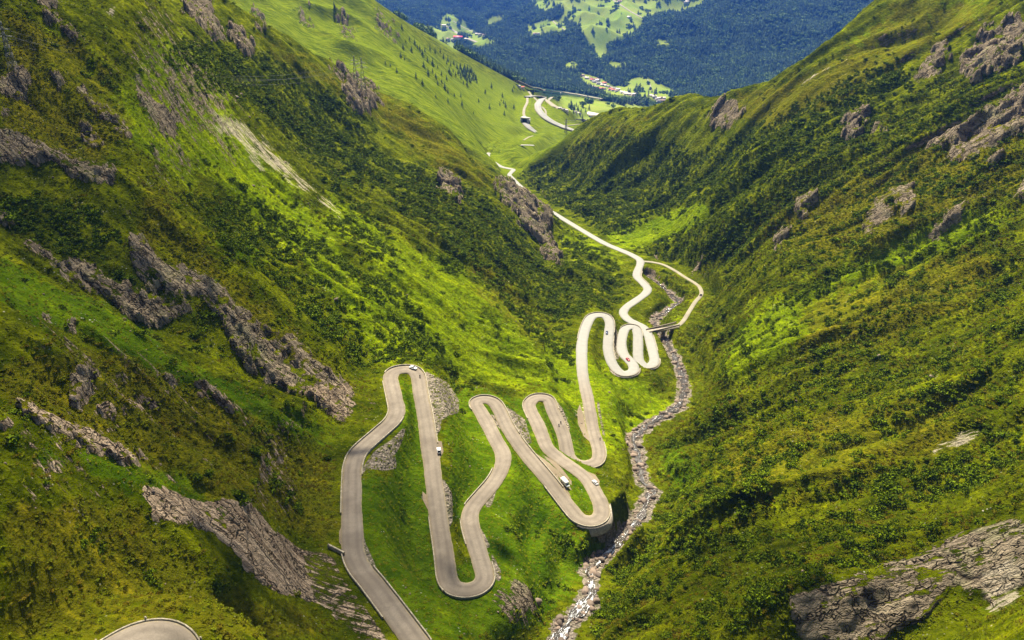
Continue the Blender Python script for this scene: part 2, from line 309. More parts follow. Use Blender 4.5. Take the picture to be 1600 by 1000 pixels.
# ------------------------------------------------------------------ masks traced as ground areas
MS = 2      # mask pixels per photo pixel: 1 / MS
MU, MV = np.meshgrid(np.arange(-100, 1700, MS), np.arange(-100, 1100, MS))
def poly_mask(polys, blur=3):
    M = np.zeros(MU.shape, np.float32)
    for P in polys:
        ins = np.zeros(MU.shape, bool); n = len(P)
        for i in range(n):
            (x1, y1), (x2, y2) = P[i], P[(i + 1) % n]
            if y1 == y2: continue
            c = ((y1 > MV) != (y2 > MV)) & (MU < (x2 - x1) * (MV - y1) / (y2 - y1) + x1)
            ins ^= c
        M = np.maximum(M, ins)
    return box_blur(box_blur(M, blur), blur)
ROCK = [
 [(190,465),(225,500),(262,528),(240,532),(205,510),(185,490)], [(345,455),(385,500),(430,535),(520,590),(600,640),(600,672),(520,640),(430,590),(370,540),(350,500)], [(520,868),(560,900),(600,955),(650,1010),(560,1010),(500,955),(480,900)], [(60,405),(110,428),(90,440),(50,420)],
 [(205,390),(225,392),(250,420),(300,445),(330,455),(350,480),(362,515),(420,560),(520,600),(575,630),(602,655),(600,672),(545,672),(470,640),(400,600),(365,560),(350,520),(318,470),(285,478),(305,500),(275,530),(240,525),(215,505),(230,470),(215,430)],
 [(80,430),(130,425),(160,440),(190,470),(190,490),(150,470),(95,455)], [(0,222),(60,245),(112,262),(150,285),(185,300),(180,312),(120,300),(60,272),(0,262)],
 [(120,272),(160,285),(185,312),(165,308),(135,288)], [(205,135),(235,150),(255,170),(283,200),(275,215),(245,200),(215,170)],
 [(45,0),(68,0),(80,18),(104,32),(90,42),(112,60),(150,95),(170,120),(205,150),(198,145),(150,95),(75,42),(52,18)],
 [(85,115),(108,132),(112,148),(97,138)], [(112,138),(135,150),(163,190),(150,185),(125,160)], [(150,170),(190,200),(215,235),(200,228),(165,195)],
 [(120,190),(150,205),(165,238),(150,228),(130,210)], [(0,108),(30,122),(48,140),(35,145),(0,128)], [(0,350),(20,358),(30,375),(18,382),(0,372)],
 [(0,170),(18,195),(0,190)], [(300,5),(330,15),(340,55),(355,70),(345,75),(310,50),(290,30)], [(355,40),(380,60),(400,95),(385,100),(362,70)],
 [(540,138),(562,128),(588,150),(592,175),(570,188),(548,175)], [(690,268),(715,285),(722,335),(705,330),(688,300)], [(515,110),(535,120),(545,135),(525,132)],
 [(776,290),(800,298),(835,308),(856,330),(862,352),(860,395),(868,408),(882,432),(895,445),(885,442),(862,420),(838,392),(812,360),(798,330),(780,310)],
 [(230,785),(262,790),(300,802),(345,815),(400,820),(425,850),(470,855),(530,875),(552,905),(600,965),(625,990),(600,992),(560,975),(510,955),(470,940),(420,935),(385,915),(372,885),(350,868),(290,850),(252,830)],
 [(345,855),(372,848),(362,882),(348,872)],
 [(18,618),(60,640),(100,665),(140,690),(185,722),(225,752),(205,758),(170,738),(120,715),(70,685),(50,660)], [(0,668),(28,672),(38,682),(15,686),(0,680)],
 [(112,635),(145,628),(178,628),(165,648),(135,655),(115,650)], [(150,660),(180,668),(200,680),(180,680)], [(210,650),(235,665),(225,672),(205,660)],
 [(300,612),(330,622),(370,640),(392,650),(365,655),(330,640)], [(242,597),(262,602),(285,615),(270,613)], [(195,712),(225,725),(245,738),(225,735)],
 [(80,520),(50,522),(140,533),(120,538)],
 [(1225,1000),(1290,965),(1345,950),(1370,932),(1420,900),(1480,880),(1545,864),(1600,856),(1720,845),(1720,900),(1600,915),(1560,930),(1475,935),(1430,965),(1395,985),(1350,1010),(1225,1010)],
 [(1425,140),(1440,115),(1468,95),(1482,100),(1470,120),(1440,142)], [(1500,95),(1540,68),(1580,45),(1600,35),(1600,85),(1560,110),(1520,128),(1500,125)],
 [(1480,240),(1520,210),(1560,175),(1600,150),(1720,120),(1720,180),(1600,205),(1560,228),(1520,262),(1475,275)], [(1345,370),(1360,345),(1385,325),(1425,318),(1420,340),(1385,362),(1350,384)],
 [(1308,232),(1318,205),(1345,188),(1352,205),(1330,232)], [(1105,195),(1115,178),(1140,165),(1158,178),(1145,198),(1118,210)], [(1570,345),(1585,315),(1600,300),(1600,340)],
 [(1440,250),(1470,225),(1485,240),(1455,262)], [(1235,338),(1262,322),(1275,330),(1250,350)], [(1360,212),(1378,205),(1378,218),(1362,222)], [(1205,385),(1225,360),(1232,368),(1215,392)],
 [(1075,425),(1085,415),(1098,420),(1090,436),(1078,435)], [(1530,285),(1550,265),(1560,275),(1545,300)], [(1450,380),(1480,350),(1520,318),(1515,335),(1480,365),(1455,392)],
 [(1000,415),(1025,415),(1028,432),(1005,440)], [(760,950),(800,945),(840,975),(825,990),(790,985)],
 [(520,600),(585,640),(605,655),(600,675),(570,680)], [(585,575),(598,572),(603,590),(592,600)],
 [(390,10),(402,25),(420,60),(412,58),(398,35)], [(455,5),(470,20),(500,60),(492,60),(470,35)], [(520,10),(535,30),(555,62),(560,72),(548,66),(528,38)], [(580,15),(600,45),(622,68),(610,66),(590,45)]]
PALE = [[(318,175),(340,185),(372,208),(410,232),(440,262),(480,300),(520,335),(555,372),(545,372),(500,335),(450,300),(405,270),(370,235),(340,212)],
 [(195,60),(215,75),(245,100),(240,105),(212,85)], [(155,25),(180,30),(195,50),(170,40)],
 [(455,330),(495,355),(500,362),(465,345)], [(1255,130),(1270,108),(1300,110),(1340,92),(1345,100),(1300,122),(1265,140)], [(1230,140),(1260,125),(1262,135),(1235,146)],
 [(1440,735),(1480,712),(1530,695),(1535,702),(1500,722),(1450,745)], [(1210,528),(1245,512),(1260,515),(1225,530)], [(1300,478),(1330,462),(1332,470),(1305,485)],
 [(1520,925),(1560,905),(1600,900),(1600,925),(1550,945)], [(620,25),(640,30),(650,40),(630,40)],
 [(900,610),(915,625),(920,670),(910,672),(902,640)], [(835,700),(870,712),(888,740),(892,775),(872,752),(850,725)], [(870,640),(888,650),(893,685),(882,672)]]
STONE = [[(662,578),(700,598),(717,625),(717,645),(700,650),(690,656),(688,672),(680,688),(673,660),(668,620)],
 [(634,664),(634,672),(624,700),(617,710),(620,733),(600,735),(572,732),(566,745),(564,735),(585,705),(615,685)],
 [(787,632),(820,655),(832,695),(820,690),(800,660)], [(690,742),(706,770),(708,812),(700,832),(695,800)], [(744,812),(764,848),(766,860),(755,852),(745,830)],
 [(565,830),(572,850),(585,880),(590,892),(570,880),(563,850)], [(766,860),(782,890),(784,910),(774,905),(770,880)], [(930,815),(948,800),(950,790),(961,820),(960,835),(940,850),(930,835),(918,825)],
 [(868,622),(880,640),(892,672),(888,675),(872,648)], [(932,600),(938,640),(948,690),(942,680),(934,640)], [(962,505),(970,540),(965,570),(958,540)],
 [(660,765),(672,795),(668,790),(660,780)], [(758,775),(778,760),(768,790),(760,795)], [(560,560),(560,565)], [(764,640),(790,672),(786,676),(768,655)], [(842,650),(860,700),(852,690),(842,668)]]
GRASS = [[(0,385),(60,440),(130,470),(200,500),(270,560),(400,615),(540,682),(530,692),(400,665),(200,560),(100,510),(0,475)],
 [(600,500),(560,440),(640,400),(720,400),(800,470),(880,560),(1000,612),(1062,640),(1000,660),(960,720),(900,640),(830,600),(740,600),(690,570),(640,540)],
 [(945,368),(1020,345),(1098,318),(1112,335),(1050,365),(985,388)], [(560,740),(650,760),(690,900),(860,820),(960,860),(920,900),(800,1000),(660,1000),(590,900),(560,840)],
 [(500,290),(560,330),(640,400),(720,480),(690,480),(600,410),(520,340)], [(620,590),(660,600),(680,900),(620,900)], [(1030,690),(1060,690),(1100,745),(1060,775),(1035,740)],
 [(850,330),(900,365),(985,420),(960,425),(880,375)], [(700,600),(900,640),(940,780),(800,900),(700,800)], [(330,360),(420,400),(400,420),(330,380)], [(0,700),(100,720),(230,770),(400,810),(420,790),(250,730),(50,690)],
 [(1040,470),(1075,470),(1060,500),(1030,508)], [(280,60),(330,110),(400,190),(360,170),(300,110),(250,50)], [(1320,60),(1500,0),(1600,0),(1420,70),(1340,110)], [(240,60),(420,250),(560,420),(520,440),(380,330),(200,130)], [(60,20),(180,140),(330,300),(250,260),(100,130)], [(450,320),(640,560),(600,570),(420,340)], [(860,540),(1000,590),(1060,640),(980,690),(900,640)], [(1150,500),(1500,330),(1600,330),(1300,520),(1120,600)], [(1180,720),(1450,620),(1560,600),(1400,700),(1200,790)], [(0,0),(60,70),(200,150),(310,260),(280,240),(160,160),(40,90)]]
ALP = [[(330,0),(560,-20),(600,20),(690,90),(830,145),(905,185),(905,215),(800,275),(765,275),(700,215),(640,165),(560,130),(480,92),(400,48)]]
HEATH = [[(335,0),(400,45),(480,88),(562,130),(640,165),(705,212),(770,270),(835,310),(850,325),(790,300),(740,300),(700,265),(660,250),(600,200),(540,150),(470,120),(400,70)],
 [(0,560),(150,540),(330,610),(480,690),(535,760),(540,850),(400,810),(250,740),(0,640)], [(0,790),(200,780),(260,840),(370,920),(450,940),(600,1000),(0,1000)],
 [(0,0),(150,80),(220,210),(150,260),(0,220)], [(230,260),(330,400),(470,520),(600,640),(590,650),(480,590),(340,460),(210,380)], [(1100,165),(1280,110),(1400,0),(1600,0),(1500,60),(1300,170),(1200,210)],
 [(700,370),(760,410),(840,500),(880,560),(820,530),(740,450)], [(1250,470),(1500,380),(1600,420),(1400,540),(1250,560)], [(1100,700),(1300,640),(1500,600),(1500,700),(1200,800)],
 [(820,250),(900,210),(1000,175),(1100,165),(1000,200),(880,260)], [(1150,350),(1350,260),(1600,150),(1600,300),(1300,420)]]
# brush: how thickly the alder and heather bushes stand (value, areas)
BRUSH = [(1.0, [[(230,80),(330,60),(420,90),(560,170),(600,250),(700,270),(800,340),(850,400),(880,470),(820,470),(720,390),(600,300),(520,300),(480,240),(400,170),(300,130)]]),
 (.8, [[(500,280),(600,330),(640,440),(560,400),(500,330)]]), (.85, [[(360,290),(480,350),(600,430),(700,540),(720,620),(640,590),(590,590),(520,560),(420,450),(330,380),(300,310)]]),
 (1.0, [[(640,290),(760,400),(820,490),(930,560),(900,600),(780,470),(700,400)]]), (.9, [[(690,380),(760,430),(700,430)]]), (1.0, [[(0,300),(80,300),(170,330),(180,380),(120,410),(80,400),(0,350)]]),
 (.9, [[(170,400),(210,440),(230,480),(160,450)],[(300,490),(340,500),(370,590),(310,560),(280,530)]]), (1.0, [[(800,275),(900,215),(1000,200),(1100,240),(1300,130),(1420,80),(1400,160),(1300,260),(1280,330),(1180,400),(1090,420),(1000,395),(940,360),(860,315)]]),
 (.66, [[(1280,260),(1400,130),(1500,120),(1600,90),(1600,420),(1400,500),(1200,480),(1200,400)]]), (.56, [[(1060,540),(1120,430),(1280,330),(1600,300),(1600,480),(1300,560),(1150,640)]]),
 (.60, [[(1050,700),(1120,620),(1300,560),(1600,450),(1600,860),(1400,880),(1240,960),(1150,1000),(880,1000),(960,900)]]), (.9, [[(960,900),(1100,780),(1200,760),(1150,850),(950,960),(900,990)]]),
 (.9, [[(870,345),(960,395),(975,420),(900,395),(860,360)]]), (.85, [[(1040,415),(1085,445),(1090,460),(1060,470),(1025,440)]]), (.8, [[(700,590),(760,605),(830,600),(880,640),(850,615),(740,615),(735,640),(722,700)]]),
 (.7, [[(960,640),(1010,625),(1040,645),(990,665)]]), (.9, [[(880,830),(920,840),(925,870),(890,865),(850,835)],[(760,935),(860,930),(870,960),(800,960)]]), (.8, [[(1080,420),(1180,400),(1100,440)]]),
 (.85, [[(855,425),(900,398),(985,428),(985,455),(968,490),(905,490),(880,530),(820,470)],[(1018,418),(1085,450),(1085,468),(1045,436)],[(860,400),(890,440),(860,450)]]),
 (0.0, [[(950,370),(1020,345),(1098,318),(1112,335),(1050,365),(985,388)]]),
 (.35, [[(720,560),(900,600),(1000,640),(960,760),(900,650),(760,600)]])]

m_rock = poly_mask(ROCK, 2); m_pale = poly_mask(PALE, 2); m_stone = poly_mask(STONE, 1)
print('grass', len(GRASS)); LI = (1, 2, 4, 7) + tuple(range(11, len(GRASS))); m_grass = poly_mask(GRASS, 8); LIME = [GRASS[i] for i in LI]; m_lime = poly_mask(LIME, 9); m_vivid = poly_mask([g for i, g in enumerate(GRASS) if i not in LI], 7); m_alp = poly_mask(ALP, 3); m_heath = poly_mask(HEATH, 9)
m_brush = np.full(MU.shape, .13, np.float32)
for val, pl in BRUSH:
    k = poly_mask(pl, 5)
    m_brush = np.maximum(m_brush * (1 - k), 0) + k * val
GU, GV, GD = project(np.stack([GX, GY, GZ], -1))
GU = GU.astype(np.float32); GV = GV.astype(np.float32)
def mask_at(M, u, v):
    a = np.clip((u + 100) / MS, 0, M.shape[1] - 1.01); b = np.clip((v + 100) / MS, 0, M.shape[0] - 1.01)
    i = a.astype(int); j = b.astype(int); fa = a - i; fb = b - j
    return ((M[j, i] * (1 - fa) + M[j, i + 1] * fa) * (1 - fb) + (M[j + 1, i] * (1 - fa) + M[j + 1, i + 1] * fa) * fb).astype(np.float32)

# side of the valley: x of the river for each y
ry = np.r_[0, river_ln[:, 1], main_rd[-300::20, 1], 1700]; rx = np.r_[-40, river_ln[:, 0], main_rd[-300::20, 0], 0]
o_ = np.argsort(ry); ry, rx = ry[o_], rx[o_]
SIDE = GX - np.interp(GY, ry, rx)                       # < 0 left bank, > 0 right bank
near = 1 - sstep(1250, 1700, GR + 0 * GX)
far = sstep(2300, 3200, GR + 0 * GX)
d_road = look(RS, 'b', GX, GY, 40); d_riv = look(VS, 'b', GX, GY, 40); d_str = look(SS, 'b', GX, GY, 30)
# fall-line coordinates, across and along, for each bank
aL, bL = GX * .39 + GY * .92, GX * .92 - GY * .39
aR, bR = GY * 1.0 - GX * .10, GX
kside = sstep(-25, 25, SIDE)
A_ = aL * (1 - kside) + aR * kside; B_ = bL * (1 - kside) + bR * kside
wob = 14 * gnoise(GX / 90, GY / 90, 5)
def rib(lam, st, seed): return gnoise((A_ + wob) / lam, B_ / (lam * st), seed)
def ridged(n): return 1 - 2 * np.abs(n)
att = sstep(0, 45, d_road) * sstep(0, 30, d_riv) * .92 + .08
mid = sstep(150, 260, GR + 0 * GX)
H = near * att * (8.0 * ridged(rib(75, 4, 1)) * (1 + .5 * kside) + (5.5 + 1.5 * kside) * ridged(rib(31, 5, 2)) + 3.2 * rib(14, 4, 3) + 1.8 * rib(6, 3, 4))
H += near * (att * .75 + .25) * .9 * fbm(GX / 7.5, GY / 7.5, 3, 23)
H += near * (att * .8 + .2) * (2.0 * fbm(GX / 22, GY / 22, 4, 9) + .4 * fbm(GX / 3.5, GY / 3.5, 3, 19))
mf = (1 - near) * (1 - far)
H += mf * (20 * ridged(gnoise((A_ + 3 * wob) / 150, B_ / 700, 31)) + 7 * ridged(gnoise((A_ + 2 * wob) / 60, B_ / 350, 32)) + 3 * fbm(GX / 40, GY / 40, 3, 33)) * (.25 + .75 * mask_at(m_alp, GU, GV)) * sstep(780, 680, GU)
H += far * 45 * ridged(gnoise(GX / 240 + .2 * GY / 240, GY / 420, 43)) * sstep(4500, 5200, GR + 0 * GX)
H += far * 90 * (ridged(gnoise(GX / 620 + .3, GY / 900, 42)) - .3) * sstep(4700, 5600, GR + 0 * GX)
H += far * 26 * fbm(GX / 420, GY / 420, 4, 41) * sstep(3300, 5200, GR + 0 * GX)
# crags: blocky relief where bare rock shows
wu = GU + 16 * fbm(GX / 14, GY / 14, 4, 51); wv = GV + 13 * fbm(GX / 14, GY / 14, 4, 52)
ROCKV = mask_at(m_rock, wu, wv) * (1 - far); slab_ = ((GU < 660) & (GV > 770)) | ((GU > 1180) & (GV > 820))
ROCKV = np.clip(ROCKV * np.where(slab_, 1.45 + .6 * fbm(GX / 13, GY / 13, 4, 55), np.where(GU > 1000, .95, .96) + 1.2 * fbm(GX / 13, GY / 13, 4, 55)), 0, 1)
ROCKV = np.maximum(ROCKV, .30 * mask_at(poly_mask([[(0,0),(300,0),(420,250),(230,330),(0,380)],[(1280,60),(1600,-60),(1700,420),(1300,400)],[(0,500),(400,600),(540,760),(300,800),(0,760)],[(330,0),(420,0),(660,150),(600,200)],[(720,270),(860,320),(880,440),(800,400)]], 14), GU, GV) * (1 - far))
PALEV = mask_at(m_pale, wu, wv) * (1 - far)
del wu, wv
rockn = fbm(GX / 30, GY / 30, 3, 61)
crag = sstep(.22, .6, ROCKV)
smooth_slab = np.maximum(((GU < 640) & (GV > 770)) * .8, ((GU > 1180) & (GV > 820)) * .6).astype(np.float32); crag = crag * (1 - smooth_slab)
steps = GZ + H + 2.5 * fbm(GX / 12, GY / 12, 3, 63)
saw = (steps / 5.5 + 1.2 * gnoise(A_ / 18, B_ / 18, 64)); saw = saw - np.floor(saw)
H += crag * sstep(600, 850, GR + 0 * GX) * (5 * ridged(gnoise(A_ / 17, B_ / 34, 67)) + 3 * ridged(gnoise(A_ / 8, B_ / 14, 68)))
H += (.8 + 2.5 * fbm(GX / 10, GY / 10, 3, 56)) * crag * (GR < 600)
H += crag * (2.4 * (sstep(.0, .75, saw) * 1.0 - saw) + 1.2 * ridged(gnoise(A_ / 4.5, B_ / 20, 65)) + .55 * ridged(gnoise(GX / 3.0, GY / 3.0, 66)) + 1.0)
del steps, saw
GZ = GZ + H
# the side stream's little ravine, the river's bed, then the benches the roads were cut on
GZ -= 2.2 * np.exp(-np.maximum(d_str, 0) ** 2 / 5.0) * (d_str < 14)
wv_ = look(VS, 'w', GX, GY, 0); zv = look(VS, 'z', GX, GY, 0)
k = wv_ / (wv_ + .012) * (d_riv < 19); k = k * (1 - sstep(10, 19, d_riv))
GZ = GZ * (1 - k) + (zv - 1.2 + .5 * fbm(GX / 5, GY / 5, 3, 71)) * k
wr = look(RS, 'w', GX, GY, 0); zr = look(RS, 'z', GX, GY, 0)
k = wr / (wr + .0016); k = k * (1 - sstep(12, 22, d_road)) * sstep(.5, 6, d_riv)
GZ = GZ * (1 - k) + (zr - .35 - .0 * d_road) * k
GZ = GZ.astype(np.float32)
del wr, zr, wv_, zv, k, H
GU, GV, GD = project(np.stack([GX, GY, GZ], -1)); GU = GU.astype(np.float32); GV = GV.astype(np.float32)

# what the camera can see (used only to decide which plants are worth planting)
GE = GZ / GR
HOR = np.maximum.accumulate(GE, axis=0)
GVIS = (GE >= HOR - .004) & (GU > -60) & (GU < 1660) & (GV > -50) & (GV < 1060)

# the roads down the valley: laid on the slope, then cut into it
def hit_(u, v, rmin):
    d = rays(u, v); hl = math.hypot(d[0], d[1]); rr = np.exp(np.linspace(math.log(rmin), L1 - .01, 4000)); P = d / hl * rr[:, None]
    b = np.nonzero(P[:, 2] <= sample(GZ, P[:, 0], P[:, 1]))[0]; return P[b[0] if len(b) else -1]
far_lines = []
for nm_, pts, hw, mt, lb, rmin, lift in FAR_ROADS:
    q_ = np.array([hit_(a, b, rmin) for a, b in pts]); s = np.r_[0, np.cumsum(np.linalg.norm(np.diff(q_[:, :2], axis=0), axis=1))]
    t = np.arange(0, s[-1], 4.0); L = np.stack([np.interp(t, s, q_[:, k]) for k in range(3)], -1)
    for _ in range(14): L[1:-1] = .25 * L[:-2] + .5 * L[1:-1] + .25 * L[2:]
    far_lines.append(L)
FS = stamp(far_lines, [r[2] + 5 for r in FAR_ROADS], 4.0, (-1400, 1250, 1600, 7800), 60, 3.0)
wr = look(FS, 'w', GX, GY, 0); zr = look(FS, 'z', GX, GY, 0); df = look(FS, 'b', GX, GY, 60)
k = wr / (wr + .0004); k = k * (1 - sstep(15, 40, df)) * (GR > 1250)
GZ = (GZ * (1 - k) + (zr - .8) * k).astype(np.float32)
del wr, zr, df, k

def ground(x, y): return sample(GZ, x, y)
def hit(u, v, rmin=100.):
    """first place where the sight line through a photo pixel meets the ground"""
    u = np.atleast_1d(np.asarray(u, float)); v = np.atleast_1d(np.asarray(v, float))
    d = rays(u, v); hl = np.hypot(d[:, 0], d[:, 1])
    rr = np.exp(np.linspace(math.log(rmin), L1 - .01, 1500))
    out = np.zeros((len(u), 3))
    for i in range(len(u)):
        P = d[i] / hl[i] * rr[:, None]
        b = np.nonzero(P[:, 2] <= ground(P[:, 0], P[:, 1]))[0]
        k = b[0] if len(b) else -1
        lo, hi = rr[max(k - 1, 0)], rr[k]
        for _ in range(14):
            m = .5 * (lo + hi); q = d[i] / hl[i] * m
            if q[2] <= ground(q[0], q[1]): hi = m
            else: lo = m
        q = d[i] / hl[i] * hi
        out[i] = (q[0], q[1], ground(q[0], q[1]))
    return out
# ------------------------------------------------------------------ object helpers
def tag(o, label=None, cat=None, group=None, kind=None):
    if label: o["label"] = label
    if cat: o["category"] = cat
    if group: o["group"] = group
    if kind: o["kind"] = kind
    return o
def mesh_np(name, V, Fc, mat=None, parent=None, smooth=True, attrs=None, mats=None, midx=None):
    V = np.asarray(V, np.float32)
    me = bpy.data.meshes.new(name)
    me.vertices.add(len(V)); me.vertices.foreach_set("co", V.ravel())
    if isinstance(Fc, np.ndarray):
        n, k = Fc.shape
        me.loops.add(n * k); me.loops.foreach_set("vertex_index", Fc.astype(np.int32).ravel())
        me.polygons.add(n); me.polygons.foreach_set("loop_start", np.arange(0, n * k, k, dtype=np.int32))
        me.polygons.foreach_set("loop_total", np.full(n, k, np.int32))
    else:
        lt = np.array([len(f) for f in Fc], np.int32); li = np.concatenate([np.asarray(f, np.int32) for f in Fc])
        me.loops.add(len(li)); me.loops.foreach_set("vertex_index", li)
        me.polygons.add(len(lt)); me.polygons.foreach_set("loop_start", np.r_[0, np.cumsum(lt)[:-1]].astype(np.int32)); me.polygons.foreach_set("loop_total", lt)
    if smooth: me.polygons.foreach_set("use_smooth", np.ones(len(me.polygons), bool))
    if midx is not None: me.polygons.foreach_set("material_index", np.asarray(midx, np.int32))
    me.update(calc_edges=True)
    for k_, a in (attrs or {}).items():
        at = me.attributes.new(k_, 'FLOAT' if a.ndim == 1 else 'FLOAT_COLOR', 'POINT')
        at.data.foreach_set("value" if a.ndim == 1 else "color", a.astype(np.float32).ravel())
    for m in (mats or ([mat] if mat else [])): me.materials.append(m)
    o = bpy.data.objects.new(name, me); C.objects.link(o)
    if parent: o.parent = parent
    return o
def new_mat(name):
    m = bpy.data.materials.new(name); m.use_nodes = True
    nt = m.node_tree; b = nt.nodes["Principled BSDF"]
    return m, nt, b
class NG:
    """short hand for wiring shader nodes"""
    def __init__(s, nt): s.nt = nt
    def _in(s, sock, v):
        if v is None: return
        if hasattr(v, "is_linked") or isinstance(v, bpy.types.NodeSocket): s.nt.links.new(v, sock)
        elif isinstance(v, (tuple, list)):
            sock.default_value = tuple(v) + ((1.0,) if len(v) == 3 and len(sock.default_value) == 4 else ())
        else: sock.default_value = v
    def coord(s): return s.nt.nodes.new("ShaderNodeNewGeometry").outputs["Position"]
    def objco(s): return s.nt.nodes.new("ShaderNodeTexCoord").outputs["Object"]
    def mapping(s, v, scale=(1, 1, 1), rot=(0, 0, 0), loc=(0, 0, 0)):
        n = s.nt.nodes.new("ShaderNodeMapping"); s._in(n.inputs["Vector"], v)
        n.inputs["Scale"].default_value = scale; n.inputs["Rotation"].default_value = rot; n.inputs["Location"].default_value = loc
        return n.outputs[0]
    def noise(s, v, scale, detail=3, rough=.55, dist=0):
        n = s.nt.nodes.new("ShaderNodeTexNoise"); s._in(n.inputs["Vector"], v)
        n.inputs["Scale"].default_value = scale; n.inputs["Detail"].default_value = detail; n.inputs["Roughness"].default_value = rough; n.inputs["Distortion"].default_value = dist
        return n.outputs["Fac"]
    def nvec(s, v, scale):
        n = s.nt.nodes.new("ShaderNodeTexNoise"); s._in(n.inputs["Vector"], v); n.inputs["Scale"].default_value = scale; n.inputs["Detail"].default_value = 3
        return n.outputs["Color"]
    def vadd(s, a, b, k):
        m = s.nt.nodes.new("ShaderNodeVectorMath"); m.operation = 'MULTIPLY_ADD'; s._in(m.inputs[0], b); m.inputs[1].default_value = (k, k, k); s._in(m.inputs[2], a)
        return m.outputs[0]
    def voro(s, v, scale, feat='F1', out="Distance", rnd=1.0):
        n = s.nt.nodes.new("ShaderNodeTexVoronoi"); s._in(n.inputs["Vector"], v); n.feature = feat
        n.inputs["Scale"].default_value = scale; n.inputs["Randomness"].default_value = rnd
        return n.outputs[out]
    def ramp(s, f, pts):
        n = s.nt.nodes.new("ShaderNodeValToRGB"); s._in(n.inputs[0], f); e = n.color_ramp.elements
        while len(e) < len(pts): e.new(.5)
        for q, (p, c) in zip(e, pts):
            q.position = p; q.color = (c, c, c, 1) if isinstance(c, (int, float)) else (*c, 1)
        return n.outputs[0]
    def mix(s, f, a, b, mode='MIX'):
        n = s.nt.nodes.new("ShaderNodeMix"); n.data_type = 'RGBA'; n.blend_type = mode
        s._in(n.inputs[0], f); s._in(n.inputs[6], a); s._in(n.inputs[7], b)
        return n.outputs[2]
    def math(s, op, a, b=None, clamp=False):
        n = s.nt.nodes.new("ShaderNodeMath"); n.operation = op; n.use_clamp = clamp
        s._in(n.inputs[0], a); s._in(n.inputs[1], b)
        return n.outputs[0]
    def attr(s, name, out="Fac"):
        n = s.nt.nodes.new("ShaderNodeAttribute"); n.attribute_name = name
        return n.outputs[out]
    def bump(s, h, strength=.5, dist=1.0, normal=None):
        n = s.nt.nodes.new("ShaderNodeBump"); s._in(n.inputs["Height"], h); n.inputs["Strength"].default_value = strength; n.inputs["Distance"].default_value = dist
        if normal is not None: s._in(n.inputs["Normal"], normal)
        return n.outputs[0]
def plain(name, col, rough=.7, metal=0, var=.25, scale=1.5):
    m, nt, b = new_mat(name); q = NG(nt)
    n = q.noise(q.objco(), scale, 4)
    c = q.mix(n, tuple(x * (1 - var) for x in col), tuple(min(1, x * (1 + var)) for x in col))
    nt.links.new(c, b.inputs["Base Color"]); b.inputs["Roughness"].default_value = rough; b.inputs["Metallic"].default_value = metal
    b.inputs["Specular IOR Level"].default_value = .3
    return m

